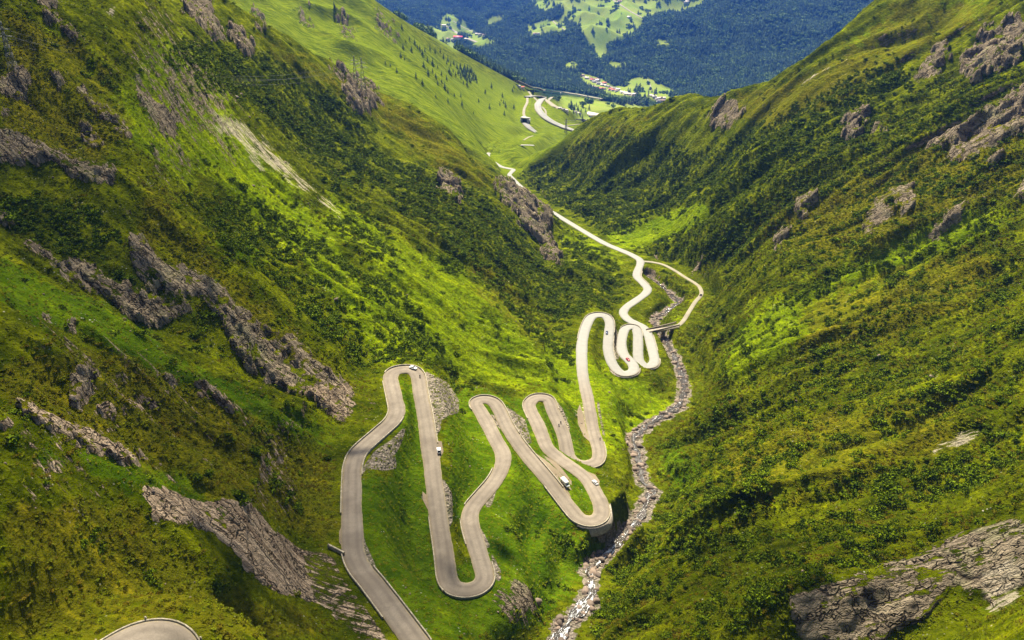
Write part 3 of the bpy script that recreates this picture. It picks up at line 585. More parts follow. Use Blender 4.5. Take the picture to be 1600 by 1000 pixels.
# ------------------------------------------------------------------ ground material
def make_ground_mat():
    m, nt, b = new_mat("alpine_ground"); q = NG(nt); P = q.coord()
    n_big = q.noise(P, .012, 4); n_mid = q.noise(P, .05, 5, .6); n_sm = q.noise(P, .35, 5, .65); n_fine = q.noise(P, 1.6, 3, .7)
    streak = q.noise(q.mapping(P, (.05, .30, .02), (0, 0, math.radians(-20))), 1.0, 5, .6, .6)
    g = q.mix(q.ramp(n_mid, [(.38, 0), (.62, 1)]), (.055, .074, .001), (.165, .182, .002))
    g = q.mix(q.ramp(n_sm, [(.35, 0), (.65, 1)]), q.mix(1.0, g, (.42, .46, .5), 'MULTIPLY'), g)
    bright = q.mix(q.ramp(n_mid, [(.3, 0), (.7, 1)]), (.040, .080, .001), (.125, .180, .003))
    bright = q.mix(q.ramp(n_sm, [(.3, 0), (.6, 1)]), q.mix(1.0, bright, (.5, .6, .5), 'MULTIPLY'), bright)
    lime = q.mix(q.ramp(n_mid, [(.3, 0), (.7, 1)]), (.100, .155, .001), (.220, .270, .002))
    lime = q.mix(q.ramp(n_sm, [(.35, 0), (.6, 1)]), q.mix(1.0, lime, (.5, .55, .5), 'MULTIPLY'), lime)
    heath = q.mix(q.ramp(n_sm, [(.35, 0), (.65, 1)]), (.055, .056, .003), (.165, .145, .005))
    heath = q.mix(q.ramp(n_mid, [(.45, 0), (.7, 1)]), heath, (.105, .105, .004))
    alp = q.mix(q.ramp(streak, [(.35, 0), (.65, 1)]), (.070, .105, .002), (.180, .215, .006))
    c = g
    f = q.ramp(q.math('ADD', q.attr("meadow"), q.math('MULTIPLY', q.math('SUBTRACT', q.noise(P, .13, 5, .7), .5), 2.6)), [(.35, 0), (.6, 1)])
    c = q.mix(f, c, bright)
    f = q.ramp(q.math('ADD', q.attr('lime'), q.math('MULTIPLY', q.math('SUBTRACT', n_mid, .5), 2.0)), [(.3, 0), (.6, 1)])
    c = q.mix(f, c, lime)
    f = q.ramp(q.math('ADD', q.attr("heath"), q.math('MULTIPLY', q.math('SUBTRACT', q.noise(P, .09, 5, .7), .5), 2.4)), [(.45, 0), (.85, .85)])
    c = q.mix(f, c, heath)
    c = q.mix(q.attr("alp"), c, alp)
    # far woodland floor
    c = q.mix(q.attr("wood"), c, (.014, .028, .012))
    c = q.mix(q.attr("field"), c, q.mix(q.noise(P, .006, 3), (.090, .18, .015), (.22, .23, .04)))
    # dark wet soil and scattered stones
    st = q.voro(P, .55, 'F1'); stm = q.math('MULTIPLY', q.ramp(st, [(.13, 1), (.2, 0)]), q.ramp(q.noise(P, .11, 3), [(.56, 0), (.66, 1)]))
    c = q.mix(q.math('MULTIPLY', stm, q.math('SUBTRACT', 1.0, q.attr("wood"))), c, (.34, .32, .26))
    # long streaks down the fall line
    fall = q.attr('fall', 'Vector')
    stk = q.ramp(q.noise(q.mapping(fall, (.22, .028, 1)), 1.0, 6, .72, .3), [(.36, 0), (.64, 1)])
    ew = q.math('SUBTRACT', 1.0, q.math('ADD', q.attr("wood"), q.attr("field"), True))
    c = q.mix(q.math('MULTIPLY', q.math('SUBTRACT', 1.0, stk), q.math('MULTIPLY', ew, .75)), c, q.mix(1.0, c, (.40, .50, .5), 'MULTIPLY'))
    c = q.mix(q.math('MULTIPLY', q.ramp(stk, [(.6, 0), (1, 1)]), q.math('MULTIPLY', ew, .45)), c, q.mix(1.0, c, (1.5, 1.35, 1.2), 'MULTIPLY'))
    # rock
    lay = q.noise(q.mapping(fall, (.75, .05, 1)), 1.0, 6, .70, .4)
    rk = q.mix(q.ramp(lay, [(.34, 0), (.66, 1)]), (.10, .08, .053), (.34, .28, .19))
    rk = q.mix(q.ramp(q.noise(P, .9, 4, .7), [(.3, .45), (.6, 0)]), rk, (.13, .10, .07))
    rk = q.mix(q.ramp(q.noise(P, .07, 4), [(.52, 0), (.68, .55)]), rk, (.20, .20, .10))
    fw = q.vadd(fall, q.nvec(P, .14), 5.0)
    cr = q.voro(q.mapping(fw, (.20, .028, 1)), 1.0, 'DISTANCE_TO_EDGE')
    cr2 = q.voro(q.mapping(fw, (.9, .10, 1)), 1.0, 'DISTANCE_TO_EDGE')
    rk = q.mix(q.math('MULTIPLY', q.attr('warm'), .75), rk, q.mix(q.ramp(lay, [(.34, 0), (.66, 1)]), (.15, .10, .062), (.46, .36, .25)))
    rk = q.mix(q.ramp(cr, [(.0, .95), (.04, 0)]), rk, (.025, .02, .014))
    rk = q.mix(q.math('MULTIPLY', q.ramp(cr2, [(.0, .55), (.035, 0)]), q.ramp(q.noise(P, .12, 2), [(.4, 0), (.6, 1)])), rk, (.045, .038, .03))
    fr = q.ramp(q.math('ADD', q.math('ADD', q.math('MULTIPLY', q.attr("rock"), .8), q.attr('ledge')), q.math('MULTIPLY', q.math('SUBTRACT', q.mix(.5, q.noise(P, .2, 7, .75), lay), .5), 2.2)), [(.50, 0), (.56, 1)])
    c = q.mix(fr, c, rk)
    pl = q.mix(q.noise(P, .5, 5, .7), (.18, .15, .10), (.50, .44, .33))
    fp = q.ramp(q.math('ADD', q.attr("pale"), q.math('MULTIPLY', q.math('SUBTRACT', q.noise(q.mapping(q.attr('fall', 'Vector'), (.55, .05, 1)), 1.0, 6, .8), .5), 3.4)), [(.86, 0), (.98, .8)])
    c = q.mix(fp, c, pl)
    sn = q.voro(P, 1.3, 'F1', "Color"); sng = q.math('MULTIPLY', sn, 1.0)
    stn = q.mix(sng, (.11, .09, .068), (.36, .31, .24))
    stn = q.mix(q.ramp(q.voro(P, 1.3, 'DISTANCE_TO_EDGE'), [(0, .8), (.12, 0)]), stn, (.05, .045, .04))
    fs = q.ramp(q.math('ADD', q.attr("stone"), q.math('MULTIPLY', q.math('SUBTRACT', n_sm, .5), .7)), [(.42, 0), (.52, 1)])
    stn = q.mix(q.ramp(q.noise(P, .35, 5, .7), [(.48, 0), (.60, .8)]), stn, (.055, .062, .022))
    c = q.mix(fs, c, stn)
    nt.links.new(c, b.inputs["Base Color"])
    b.inputs["Roughness"].default_value = 1; b.inputs["Specular IOR Level"].default_value = 0
    hb = q.math('ADD', q.math('MULTIPLY', n_sm, 1.6), q.math('MULTIPLY', n_fine, .5))
    hb = q.math('ADD', hb, q.math('MULTIPLY', q.math('MULTIPLY', fr, q.ramp(cr, [(0, 0), (.08, 1)])), 1.5))
    hb = q.math('ADD', hb, q.math('MULTIPLY', q.math('MULTIPLY', fr, q.ramp(cr2, [(0, 0), (.12, 1)])), .3))
    hb = q.math('ADD', hb, q.math('MULTIPLY', fs, q.ramp(st, [(0, .8), (.5, 0)])))
    nt.links.new(q.bump(hb, 1.0, 1.6), b.inputs["Normal"])
    return m
ground_mat = make_ground_mat()

FIELD = [[(655,35),(700,45),(722,72),(706,86),(684,70)], [(592,14),(620,34),(650,58),(675,84),(664,82),(630,52),(600,26)], [(870,0),(960,0),(1004,30),(1000,46),(955,66),(936,98),(920,66),(892,30)], [(730,60),(770,62),(780,70),(745,72)], [(1025,60),(1045,66),(1040,74),(1028,70)], [(880,96),(905,100),(900,108),(884,106)],[(820,40),(880,28),(890,50),(830,58)], [(935,0),(1100,0),(1090,12),(1010,28),(940,40),(925,18)], [(1000,2),(1095,0),(1065,22),(1040,18)], [(880,0),(930,5),(960,45),(930,40),(925,70),(955,85),(945,88),(920,62),(905,40),(880,25)],
 [(960,138),(992,120),(1020,124),(1050,140),(1068,158),(1035,156),(985,150)], [(1085,160),(1150,142),(1180,140),(1160,156),(1100,166)], [(755,32),(790,22),(785,32),(768,42)],
 [(690,25),(705,20),(730,40),(760,60),(745,66),(715,50),(690,42)], [(660,38),(672,50),(690,60),(700,70),(715,52),(690,40)], [(880,150),(960,160),(1060,170),(1020,185),(930,190),(860,178)], [(630,30),(650,45),(668,70),(660,66),(630,40)],
 [(905,112),(935,122),(980,148),(960,152),(910,130)], [(700,75),(718,80),(712,86),(704,82)], [(828,0),(880,0),(870,15),(850,20)], [(940,96),(980,98),(978,106),(950,104)], [(930,10),(1000,30),(985,50),(930,45)]]
m_field = poly_mask(FIELD, 1)
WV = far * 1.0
FW = mask_at(m_field, GU + 5 * fbm(GX / 90, GY / 90, 3, 81), GV + 5 * fbm(GX / 90, GY / 90, 3, 82)) * sstep(2200, 2700, GR + 0 * GX)
RIVER_STONE = np.clip(1 - sstep(.1, 2.9, d_riv + 5 * fbm(GX / 7, GY / 7, 4, 91)), 0, 1) * (GV > 425)
ALPV = mask_at(m_alp, GU, GV) * sstep(1150, 1350, GR + 0 * GX) * (1 - far)
NRD = 1 - sstep(.8, 2.2, d_road)
gz_t = np.gradient(GZ, axis=1) / (GR * (T1 - T0) / NT); gz_r = np.gradient(GZ, axis=0) / (GR * (L1 - L0) / NL)
LEDGE = (np.clip(np.hypot(gz_t, gz_r) - 1.0, -.6, .8) * .45 * (ROCKV > .02)).astype(np.float32); del gz_t, gz_r
attrs = {
 "rock": ROCKV * (1 - NRD) + .25 * 0, "pale": PALEV, "stone": np.maximum(np.maximum(mask_at(m_stone, GU, GV) * near, RIVER_STONE), .0),
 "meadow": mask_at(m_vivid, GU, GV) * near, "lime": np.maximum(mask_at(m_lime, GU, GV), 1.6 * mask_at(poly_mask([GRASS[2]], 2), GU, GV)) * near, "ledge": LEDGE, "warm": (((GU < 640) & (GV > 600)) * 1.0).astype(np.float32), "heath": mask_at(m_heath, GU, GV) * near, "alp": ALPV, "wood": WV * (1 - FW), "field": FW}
idx = (np.arange(NL - 1)[:, None] * NT + np.arange(NT - 1)[None]).ravel()
quads = np.stack([idx, idx + 1, idx + NT + 1, idx + NT], -1)
terrain = mesh_np("mountain_terrain", np.stack([GX, GY, GZ], -1).reshape(-1, 3), quads, ground_mat, attrs={k: np.ascontiguousarray(v, np.float32).ravel() for k, v in attrs.items()})
tag(terrain, "green alpine valley sides with rock outcrops", kind="structure")
at = terrain.data.attributes.new('fall', 'FLOAT_VECTOR', 'POINT'); at.data.foreach_set('vector', np.stack([A_, B_, 0 * A_], -1).astype(np.float32).ravel())
del quads, idx
# ------------------------------------------------------------------ roads
def frame2d(L):
    T = np.gradient(L[:, :2], axis=0); T /= np.linalg.norm(T, axis=1)[:, None] + 1e-9
    return T, np.stack([-T[:, 1], T[:, 0]], -1)        # tangent, left normal
def ribbon(name, L, hw, mat, thick=.6, lift=0.0, drape=False):
    T, N = frame2d(L); n = len(L); hw = np.broadcast_to(hw, (n,))
    rows = []
    for s, dz in ((-1, -thick), (-1, 0), (-.5, .02), (0, .04), (.5, .02), (1, 0), (1, -thick)):
        P = L.copy(); P[:, :2] += N * (hw * s)[:, None]
        if drape: P[:, 2] = np.maximum(P[:, 2], ground(P[:, 0], P[:, 1]) + .05)
        P[:, 2] += dz + lift; rows.append(P)
    V = np.stack(rows, 1).reshape(-1, 3); k = len(rows)
    i = (np.arange(n - 1)[:, None] * k + np.arange(k - 1)[None]).ravel()
    return mesh_np(name, V, np.stack([i, i + k, i + k + 1, i + 1], -1), mat, smooth=False, attrs={'across': np.tile(np.array([-1, -1, -.5, 0, .5, 1, 1.0]), n)})
def road_mat(name, a, b_):
    m, nt, b = new_mat(name); q = NG(nt); P = q.coord()
    c = q.mix(q.noise(P, .25, 5, .6), a, b_)
    c = q.mix(q.ramp(q.noise(P, 2.5, 3, .7), [(.4, .25), (.7, 0)]), c, tuple(x * .5 for x in a))
    c = q.mix(q.ramp(q.noise(P, .06, 3), [(.45, 0), (.62, .55)]), c, tuple(x * .8 for x in a))
    ac = q.attr('across'); tr = q.math('ABSOLUTE', q.math('SUBTRACT', q.math('ABSOLUTE', ac), .42))
    c = q.mix(q.math('MULTIPLY', q.ramp(tr, [(.06, .5), (.26, 0)]), q.ramp(q.noise(P, .12, 4), [(.3, .4), (.7, 1)])), c, tuple(x * .62 for x in a))
    c = q.mix(q.math('MULTIPLY', q.ramp(q.math('ABSOLUTE', ac), [(.82, 0), (.97, 1)]), q.ramp(q.noise(P, .8, 4, .7), [(.35, 0), (.6, 1)])), c, (.23, .19, .10))
    c = q.mix(q.ramp(q.voro(P, .35, 'DISTANCE_TO_EDGE'), [(0, .4), (.02, 0)]), c, tuple(x * .6 for x in a))
    c = q.mix(q.attr('pale'), c, q.mix(q.noise(P, .3, 5, .7), (.15, .15, .13), (.235, .23, .205)))  # sunlit brightness painted into the road colour where 'pale' is set
    nt.links.new(c, b.inputs["Base Color"]); b.inputs["Roughness"].default_value = .85; b.inputs["Specular IOR Level"].default_value = .25
    nt.links.new(q.bump(q.noise(P, 4, 3, .7), .3, .05), b.inputs["Normal"])
    return m
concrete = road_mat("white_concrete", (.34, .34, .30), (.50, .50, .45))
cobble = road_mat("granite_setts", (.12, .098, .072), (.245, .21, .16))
gravel = road_mat("pale_gravel", (.18, .16, .11), (.27, .25, .175))
asphalt = road_mat("pale_asphalt", (.19, .19, .17), (.27, .27, .24))
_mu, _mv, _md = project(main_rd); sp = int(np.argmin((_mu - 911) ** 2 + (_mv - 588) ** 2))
hr = tag(ribbon("hairpin_road", main_rd, HW + .28 * gnoise(np.arange(len(main_rd)) / 17.0, np.zeros(len(main_rd)) + .4, 901) + .16 * gnoise(np.arange(len(main_rd)) / 3.1, np.zeros(len(main_rd)) + .4, 902) + .1, cobble, thick=.45), "paved mountain road winding in hairpins, sunlit paleness painted in up the valley", kind="structure")
at = hr.data.attributes.new('pale', 'FLOAT', 'POINT'); at.data.foreach_set('value', np.repeat(sstep(-45, 45, np.arange(len(main_rd)) - sp), 7).astype(np.float32))  # past the cloud-shadow edge the sunlit look is painted into the colour
tag(ribbon("bridge_road", bridge_rd, 1.9, gravel, lift=-.03), "narrow pale road crossing the stream bridge", kind="structure")
tag(ribbon("near_hairpin_road", lower_rd, HW + 1.5, cobble), "end of the nearest hairpin", kind="structure")

# paved inside of the nearest hairpin
ic = lower_rd[4:-4]; mid_i = .5 * (ic[0] + ic[-1]); R_ = [mid_i + (q_ - mid_i) * f for f in (1.0, .5) for q_ in ic] + [mid_i]
n_ = len(ic); V_i = np.array(R_); V_i[:, 2] = np.interp(np.linspace(0, 1, len(V_i)), [0, 1], [0, 0]) + np.tile(0.08, len(V_i)) + np.r_[ic[:, 2], (.5 * ic[:, 2] + .5 * mid_i[2]), mid_i[2]]
tag(mesh_np("near_hairpin_apron", V_i, [(i, i + 1, n_ + i + 1, n_ + i) for i in range(n_ - 1)] + [(n_ + i, n_ + i + 1, 2 * n_) for i in range(n_ - 1)], cobble, smooth=False, attrs={'across': np.zeros(len(V_i))}), "paved inside of the nearest hairpin", kind="structure")
# ------------------------------------------------------------------ plants and stones as meshes
def leaf_mat(name, dark, light, brown=None, tr=.0):
    m, nt, b = new_mat(name); q = NG(nt)
    oi = nt.nodes.new("ShaderNodeObjectInfo")
    t = q.attr("tone")
    c = q.mix(t, dark, light)
    r = oi.outputs["Random"]
    c = q.mix(q.math('MULTIPLY', r, .5), c, tuple(x * .6 for x in dark))
    if brown: c = q.mix(q.ramp(q.noise(q.coord(), .07, 4, .7), [(.45, 0), (.62, .9)]), c, brown)
    nt.links.new(c, b.inputs["Base Color"]); b.inputs["Roughness"].default_value = .8; b.inputs["Specular IOR Level"].default_value = .03
    return m
def leaf_cloud(seed, n, lobes, leaf, flat=.75):
    """leaf faces spread through a few uneven lobes; returns verts, faces, tone"""
    r = np.random.default_rng(seed)
    V, Fc, Tn = [], [], []
    L = []
    for k in range(lobes):
        a = r.uniform(0, 6.283); d = r.uniform(.15, .72) if k else 0
        L.append((d * math.cos(a), d * math.sin(a), r.uniform(.18, .45) * flat, r.uniform(.32, .55)))
    for i in range(n):
        cx, cy, cz, R = L[r.integers(lobes)]
        v = r.normal(size=3); v /= np.linalg.norm(v); v[2] = abs(v[2]) * 1.0 - .15
        p = np.array([cx, cy, cz]) + v * R * r.uniform(.72, 1.08) * np.array([1, 1, flat])
        nrm = v + r.normal(size=3) * .55; nrm /= np.linalg.norm(nrm)
        u = np.cross(nrm, r.normal(size=3)); u /= np.linalg.norm(u); w = np.cross(nrm, u)
        s = leaf * r.uniform(.7, 1.4)
        b = len(V); V += [p + u * s, p + w * s * .7, p - u * s, p - w * s * .7]; Fc.append((b, b + 1, b + 2, b + 3))
        t = r.uniform(0, 1); Tn += [t] * 4
    return np.array(V), np.array(Fc), np.array(Tn)
def unlink(o): C.objects.unlink(o); return o
alder_m = leaf_mat("alder_leaves", (.018, .040, .001), (.165, .225, .003))
heather_m = leaf_mat("heather_leaves", (.050, .064, .001), (.170, .185, .003), brown=(.11, .082, .004))
alder_src, heather_src = [], []
for k in range(5):
    V, Fc, Tn = leaf_cloud(100 + k, 210, 5 + k % 3, .125)
    alder_src.append(unlink(mesh_np("alder_shrub", V, Fc, alder_m, smooth=False, attrs={"tone": Tn})))
for k in range(4):
    V, Fc, Tn = leaf_cloud(200 + k, 120, 6, .15, .5)
    heather_src.append(unlink(mesh_np("heather_bush", V, Fc, heather_m, smooth=False, attrs={"tone": Tn})))

def conifer(seed, tiers, spokes, hi):
    r = np.random.default_rng(seed); V, Fc, Tn, Mi = [], [], [], []
    for t in range(tiers):
        z0 = .10 + .86 * t / tiers; R = .20 * (1 - t / tiers) ** .85 + .012
        off = r.uniform(0, 6.28)
        for s in range(spokes):
            if hi and r.random() < .08: continue
            a = off + 6.283 * s / spokes + r.uniform(-.15, .15); q = R * r.uniform(.7, 1.2); w = 3.5 / spokes * q * .55
            dz = .12 * (1 - .5 * t / tiers)
            ca, sa = math.cos(a), math.sin(a); b = len(V)
            V += [(0, 0, z0 + dz), (ca * q - sa * w, sa * q + ca * w, z0 - .25 * dz + r.uniform(-.01, .01)), (ca * q * 1.12, sa * q * 1.12, z0 - .4 * dz), (ca * q + sa * w, sa * q - ca * w, z0 - .25 * dz)]
            Fc.append((b, b + 1, b + 2, b + 3)); tt = r.uniform(0, 1); Tn += [tt] * 4; Mi.append(0)
    b = len(V); n = 5
    for z, rr in ((0, .02), (.5, .012), (.97, .002)):
        for i in range(n): V.append((rr * math.cos(6.283 * i / n), rr * math.sin(6.283 * i / n), z)); Tn.append(0)
    for k in range(2):
        for i in range(n): Fc.append((b + k * n + i, b + k * n + (i + 1) % n, b + (k + 1) * n + (i + 1) % n, b + (k + 1) * n + i)); Mi.append(1)
    return np.array(V), Fc, np.array(Tn), Mi
spruce_m = leaf_mat("spruce_needles", (.016, .040, .022), (.12, .19, .10))
larch_m = leaf_mat("broad_leaves", (.07, .13, .04), (.20, .28, .09))
bark_m = plain("bark", (.07, .05, .035), .9)
spruce_src = []
for k in range(4):
    V, Fc, Tn, Mi = conifer(300 + k, 9, 9, True)
    spruce_src.append(unlink(mesh_np("spruce", V, Fc, smooth=False, attrs={"tone": Tn}, mats=[spruce_m, bark_m], midx=Mi)))
V, Fc, Tn = leaf_cloud(400, 150, 6, .16, 1.0); V = V * [.42, .42, .6] + [0, 0, .15]
spruce_src.append(unlink(mesh_np("broadleaf", V, Fc, larch_m, smooth=False, attrs={"tone": Tn})))

def rock_mesh(seed, sub=2):
    bm = bmesh.new(); bmesh.ops.create_icosphere(bm, subdivisions=sub, radius=1.0)
    r = np.random.default_rng(seed); s = np.array([r.uniform(.8, 1.3), r.uniform(.6, 1.0), r.uniform(.45, .75)])
    pl = [(lambda a: a / np.linalg.norm(a))(r.normal(size=3)) for _ in range(9)]; dd = [r.uniform(.55, .9) for _ in pl]
    for v in bm.verts:
        c = np.array(v.co)
        for nrm, d in zip(pl, dd):
            t = c @ nrm
            if t > d: c = c - nrm * (t - d) * .92
        c = c * s * (1 + .06 * r.normal())
        v.co = c
    V = np.array([v.co[:] for v in bm.verts]); Fc = [[v.index for v in f.verts] for f in bm.faces]
    bm.free(); return V, Fc
def stone_mat(name, a, b_):
    m, nt, b = new_mat(name); q = NG(nt); oi = nt.nodes.new("ShaderNodeObjectInfo")
    c = q.mix(q.noise(q.objco(), 2.2, 5, .7), a, b_)
    c = q.mix(q.ramp(oi.outputs["Random"], [(.25, 0), (.9, .85)]), c, tuple(x * .20 for x in b_))
    nt.links.new(c, b.inputs["Base Color"]); b.inputs["Roughness"].default_value = .9
    nt.links.new(q.bump(q.noise(q.objco(), 5, 4, .7), .5, .2), b.inputs["Normal"])
    return m
granite_m = stone_mat("granite_boulders", (.08, .058, .042), (.27, .20, .145))
rock_src = []
for k in range(5):
    V, Fc = rock_mesh(500 + k, 2 if k < 4 else 2)
    rock_src.append(unlink(mesh_np("boulder", V, Fc, granite_m, smooth=False)))

# scatter objects: one vertex per plant, the plants themselves come as instances
def scatter(name, P, S, R, K, src, label, cat, tilt=.12):
    n = len(P)
    me = bpy.data.meshes.new(name); me.vertices.add(n); me.vertices.foreach_set("co", np.asarray(P, np.float32).ravel())
    rot = np.stack([RNG.normal(0, tilt, n), RNG.normal(0, tilt, n), R], -1)
    for nm, ty, key, a in (("s", 'FLOAT_VECTOR', "vector", S), ("r", 'FLOAT_VECTOR', "vector", rot), ("k", 'INT', "value", K)):
        at = me.attributes.new(nm, ty, 'POINT'); at.data.foreach_set(key, np.asarray(a, np.int32 if ty == 'INT' else np.float32).ravel())
    o = bpy.data.objects.new(name, me); C.objects.link(o)
    ng = bpy.data.node_groups.new(name, 'GeometryNodeTree')
    ng.interface.new_socket("Geometry", in_out='INPUT', socket_type='NodeSocketGeometry'); ng.interface.new_socket("Geometry", in_out='OUTPUT', socket_type='NodeSocketGeometry')
    N = ng.nodes.new; Lk = ng.links.new
    gi, go = N('NodeGroupInput'), N('NodeGroupOutput')
    j = N('GeometryNodeJoinGeometry')
    for s_ in reversed(src):
        oi = N('GeometryNodeObjectInfo'); oi.inputs['Object'].default_value = s_; oi.inputs['As Instance'].default_value = True
        Lk(oi.outputs['Geometry'], j.inputs[0])
    ip = N('GeometryNodeInstanceOnPoints'); ip.inputs['Pick Instance'].default_value = True
    def na(nm, ty):
        a = N('GeometryNodeInputNamedAttribute'); a.data_type = ty; a.inputs['Name'].default_value = nm
        return a.outputs['Attribute']
    m2p = N('GeometryNodeMeshToPoints')
    Lk(gi.outputs[0], m2p.inputs['Mesh']); Lk(m2p.outputs[0], ip.inputs['Points']); Lk(j.outputs[0], ip.inputs['Instance'])
    Lk(na("k", 'INT'), ip.inputs['Instance Index']); Lk(na("s", 'FLOAT_VECTOR'), ip.inputs['Scale'])
    e2r = N('FunctionNodeEulerToRotation'); Lk(na("r", 'FLOAT_VECTOR'), e2r.inputs[0]); Lk(e2r.outputs[0], ip.inputs['Rotation'])
    Lk(ip.outputs[0], go.inputs[0])
    md = o.modifiers.new("scatter", 'NODES'); md.node_group = ng
    return tag(o, label, cat, kind="stuff")
def place(u, v):
    col = "left edge" if u < 200 else "left half" if u < 560 else "middle" if u < 1000 else "right half" if u < 1380 else "right edge"
    row = "top" if v < 130 else "upper part" if v < 350 else "centre height" if v < 600 else "lower part" if v < 850 else "bottom"
    return "%s of the picture, %s" % (row, col)
def stream_place(u, v):
    return ("at the bottom of the picture" if v > 910 else "below the curved wall hairpin" if v > 830 else "right of the hairpin above it" if v > 770 else "beside the two parked vehicles' bend" if v > 700 else
            "right of the leg with brown gravel" if v > 620 else "below the arched bridge" if v > 530 else "upstream behind the arched bridge")
def alp_place(u, v):
    return "left of the dark grove" if u < 700 else "in or near the dark grove" if u < 760 else "right of the grove above the road" if u < 850 else "by the depot hall" if u < 960 else "by the two pylons" if u < 1060 else "behind the right ridge"
def copies(src, P, S, R, K, label, cat, group, name=None, where=place, words=("small", "large")):
    P = np.asarray(P); S = np.asarray(S); u_, v_, _ = project(P); mdn = np.median(S[:, 2]) if len(S) else 0
    base = label
    for p, s, r, k, uu_, vv_ in zip(P, S, R, K, u_, v_):
        label = "%s %s, %s" % (words[int(s[2] > mdn)], base, where(uu_, vv_))
        o = src[k].copy(); C.objects.link(o); o.name = name or src[k].name
        o.location = p; o.rotation_euler = (0, 0, r); o.scale = s
        tag(o, label, cat, group)
def jitter_grid(x0, x1, y0, y1, cell):
    X, Y = np.meshgrid(np.arange(x0, x1, cell), np.arange(y0, y1, cell))
    X = X.ravel() + RNG.uniform(-.5, .5, X.size) * cell; Y = Y.ravel() + RNG.uniform(-.5, .5, Y.size) * cell
    t, l = polar(X, Y); ok = (Y > 60) & (np.abs(t) < T1 - .03) & (l > L0 + .02) & (l < L1 - .02)
    return X[ok], Y[ok]
GVISf = GVIS.astype(np.float32)

# --- alder and heather on the valley sides
X, Y = jitter_grid(-620, 760, 90, 1550, 1.9)
vis = sample(GVISf, X, Y) > .4; X, Y = X[vis], Y[vis]
Z = ground(X, Y); U_, V_, D_ = project(np.stack([X, Y, Z], -1))
br = mask_at(m_brush, U_, V_)
rk = sample(ROCKV, X, Y) + sample(PALEV, X, Y) * 1.2 + mask_at(m_stone, U_, V_) * 2
dr = look(RS, 'b', X, Y, 40); dv = look(VS, 'b', X, Y, 40); ds = look(SS, 'b', X, Y, 40)
alp_ = (mask_at(m_alp, U_, V_) > .4) & (np.hypot(X, Y) > 1180)
ok = (dr > 2.6) & (dv > 3.5) & (rk < .55) & (~alp_) & (ds > 1.5)
sd_ = np.interp(Y, ry, rx); side_r = X > sd_
aa = np.where(side_r, Y - .1 * X, X * .39 + Y * .92); bb = np.where(side_r, X, X * .92 - Y * .39)
cl = 1.0 * fbm(aa / 16, bb / 75, 3, 701) + 1.3 * fbm(X / 8, Y / 8, 3, 702)
dens = br + cl * .85
near_road = 1 - sstep(2, 16, dr)
dens -= .35 * near_road
is_al = ok & (dens > .55) & (RNG.random(len(X)) < sstep(.50, .95, dens) * .62)
hz = mask_at(m_heath, U_, V_)
is_he = ok & ~is_al & (RNG.random(len(X)) < .10 + .75 * sstep(.05, .5, hz * .55 + .30 * side_r + cl * .5 + .3 * br)) & (D_ < 800) & (mask_at(m_grass, U_, V_) < .7)
print("alder", is_al.sum(), "heather", is_he.sum())
def plant(sel, smin, smax, zk, src, name, label, cat, group, ilabel, n_ind=300, sink=.12):
    i = np.nonzero(sel)[0]; n = len(i)
    s = RNG.uniform(smin, smax, n) * (1 + .35 * (RNG.random(n) < .15)) * (1 + .55 * fbm(X[i] / 30, Y[i] / 30, 3, 731))
    S = np.stack([s * RNG.uniform(.8, 1.2, n), s * RNG.uniform(.8, 1.2, n), s * RNG.uniform(.8, 1.2, n) * zk], -1)
    P = np.stack([X[i], Y[i], Z[i] - sink * s], -1); R = RNG.uniform(0, 6.28, n); K = RNG.integers(0, len(src), n)
    u, v, d = project(P); big = s / d * ((u > 5) & (u < 1595) & (v > 5) & (v < 995))
    o_ = np.argsort(-big); top, rest = o_[:n_ind], o_[n_ind:]
    copies(src, P[top], S[top], R[top], K[top], ilabel, cat, group)
    scatter(name, P[rest], S[rest], R[rest], K[rest], src, label, cat)
plant(is_al, 1.2, 2.7, 1.0, alder_src, "alder_thicket", "dense dark green alder thickets covering the valley sides", "shrubs",
      "dark green alder shrubs nearest the camera", "dark green alder shrub")
plant(is_he, .7, 1.5, .8, heather_src, "heather_cover", "low olive and brown heather covering the slopes", "heather",
      "low heather bushes nearest the camera", "olive brown heather bush")

tuft_m = leaf_mat("grass_tufts", (.062, .090, .001), (.205, .225, .004), brown=(.12, .125, .004))
tuft_src = []
for k in range(3):
    V, Fc, Tn = leaf_cloud(600 + k, 46, 4, .24, .5)
    tuft_src.append(unlink(mesh_np("grass_tuft", V, Fc, tuft_m, smooth=False, attrs={"tone": Tn})))
X0_, Y0_ = X, Y
X, Y = jitter_grid(-420, 420, 90, 760, 1.35)
vis = sample(GVISf, X, Y) > .4; X, Y = X[vis], Y[vis]; Z = ground(X, Y)
dr = look(RS, 'b', X, Y, 40); dv = look(VS, 'b', X, Y, 40); rk = sample(ROCKV, X, Y) + sample(PALEV, X, Y)
ok = (dr > .8) & (dv > 2.5) & (rk < .7) & (RNG.random(len(X)) < .34 + .3 * fbm(X / 6, Y / 6, 2, 611))
X, Y, Z = X[ok], Y[ok], Z[ok]; n = len(X); print("tufts", n)
s = RNG.uniform(.45, 1.05, n); scatter("grass_tufts", np.stack([X, Y, Z - .1 * s], -1), np.stack([s * 1.2, s, s * .6], -1), RNG.uniform(0, 6.28, n), RNG.integers(0, 3, n), tuft_src, "rough grass tufts on the slopes", "grass")

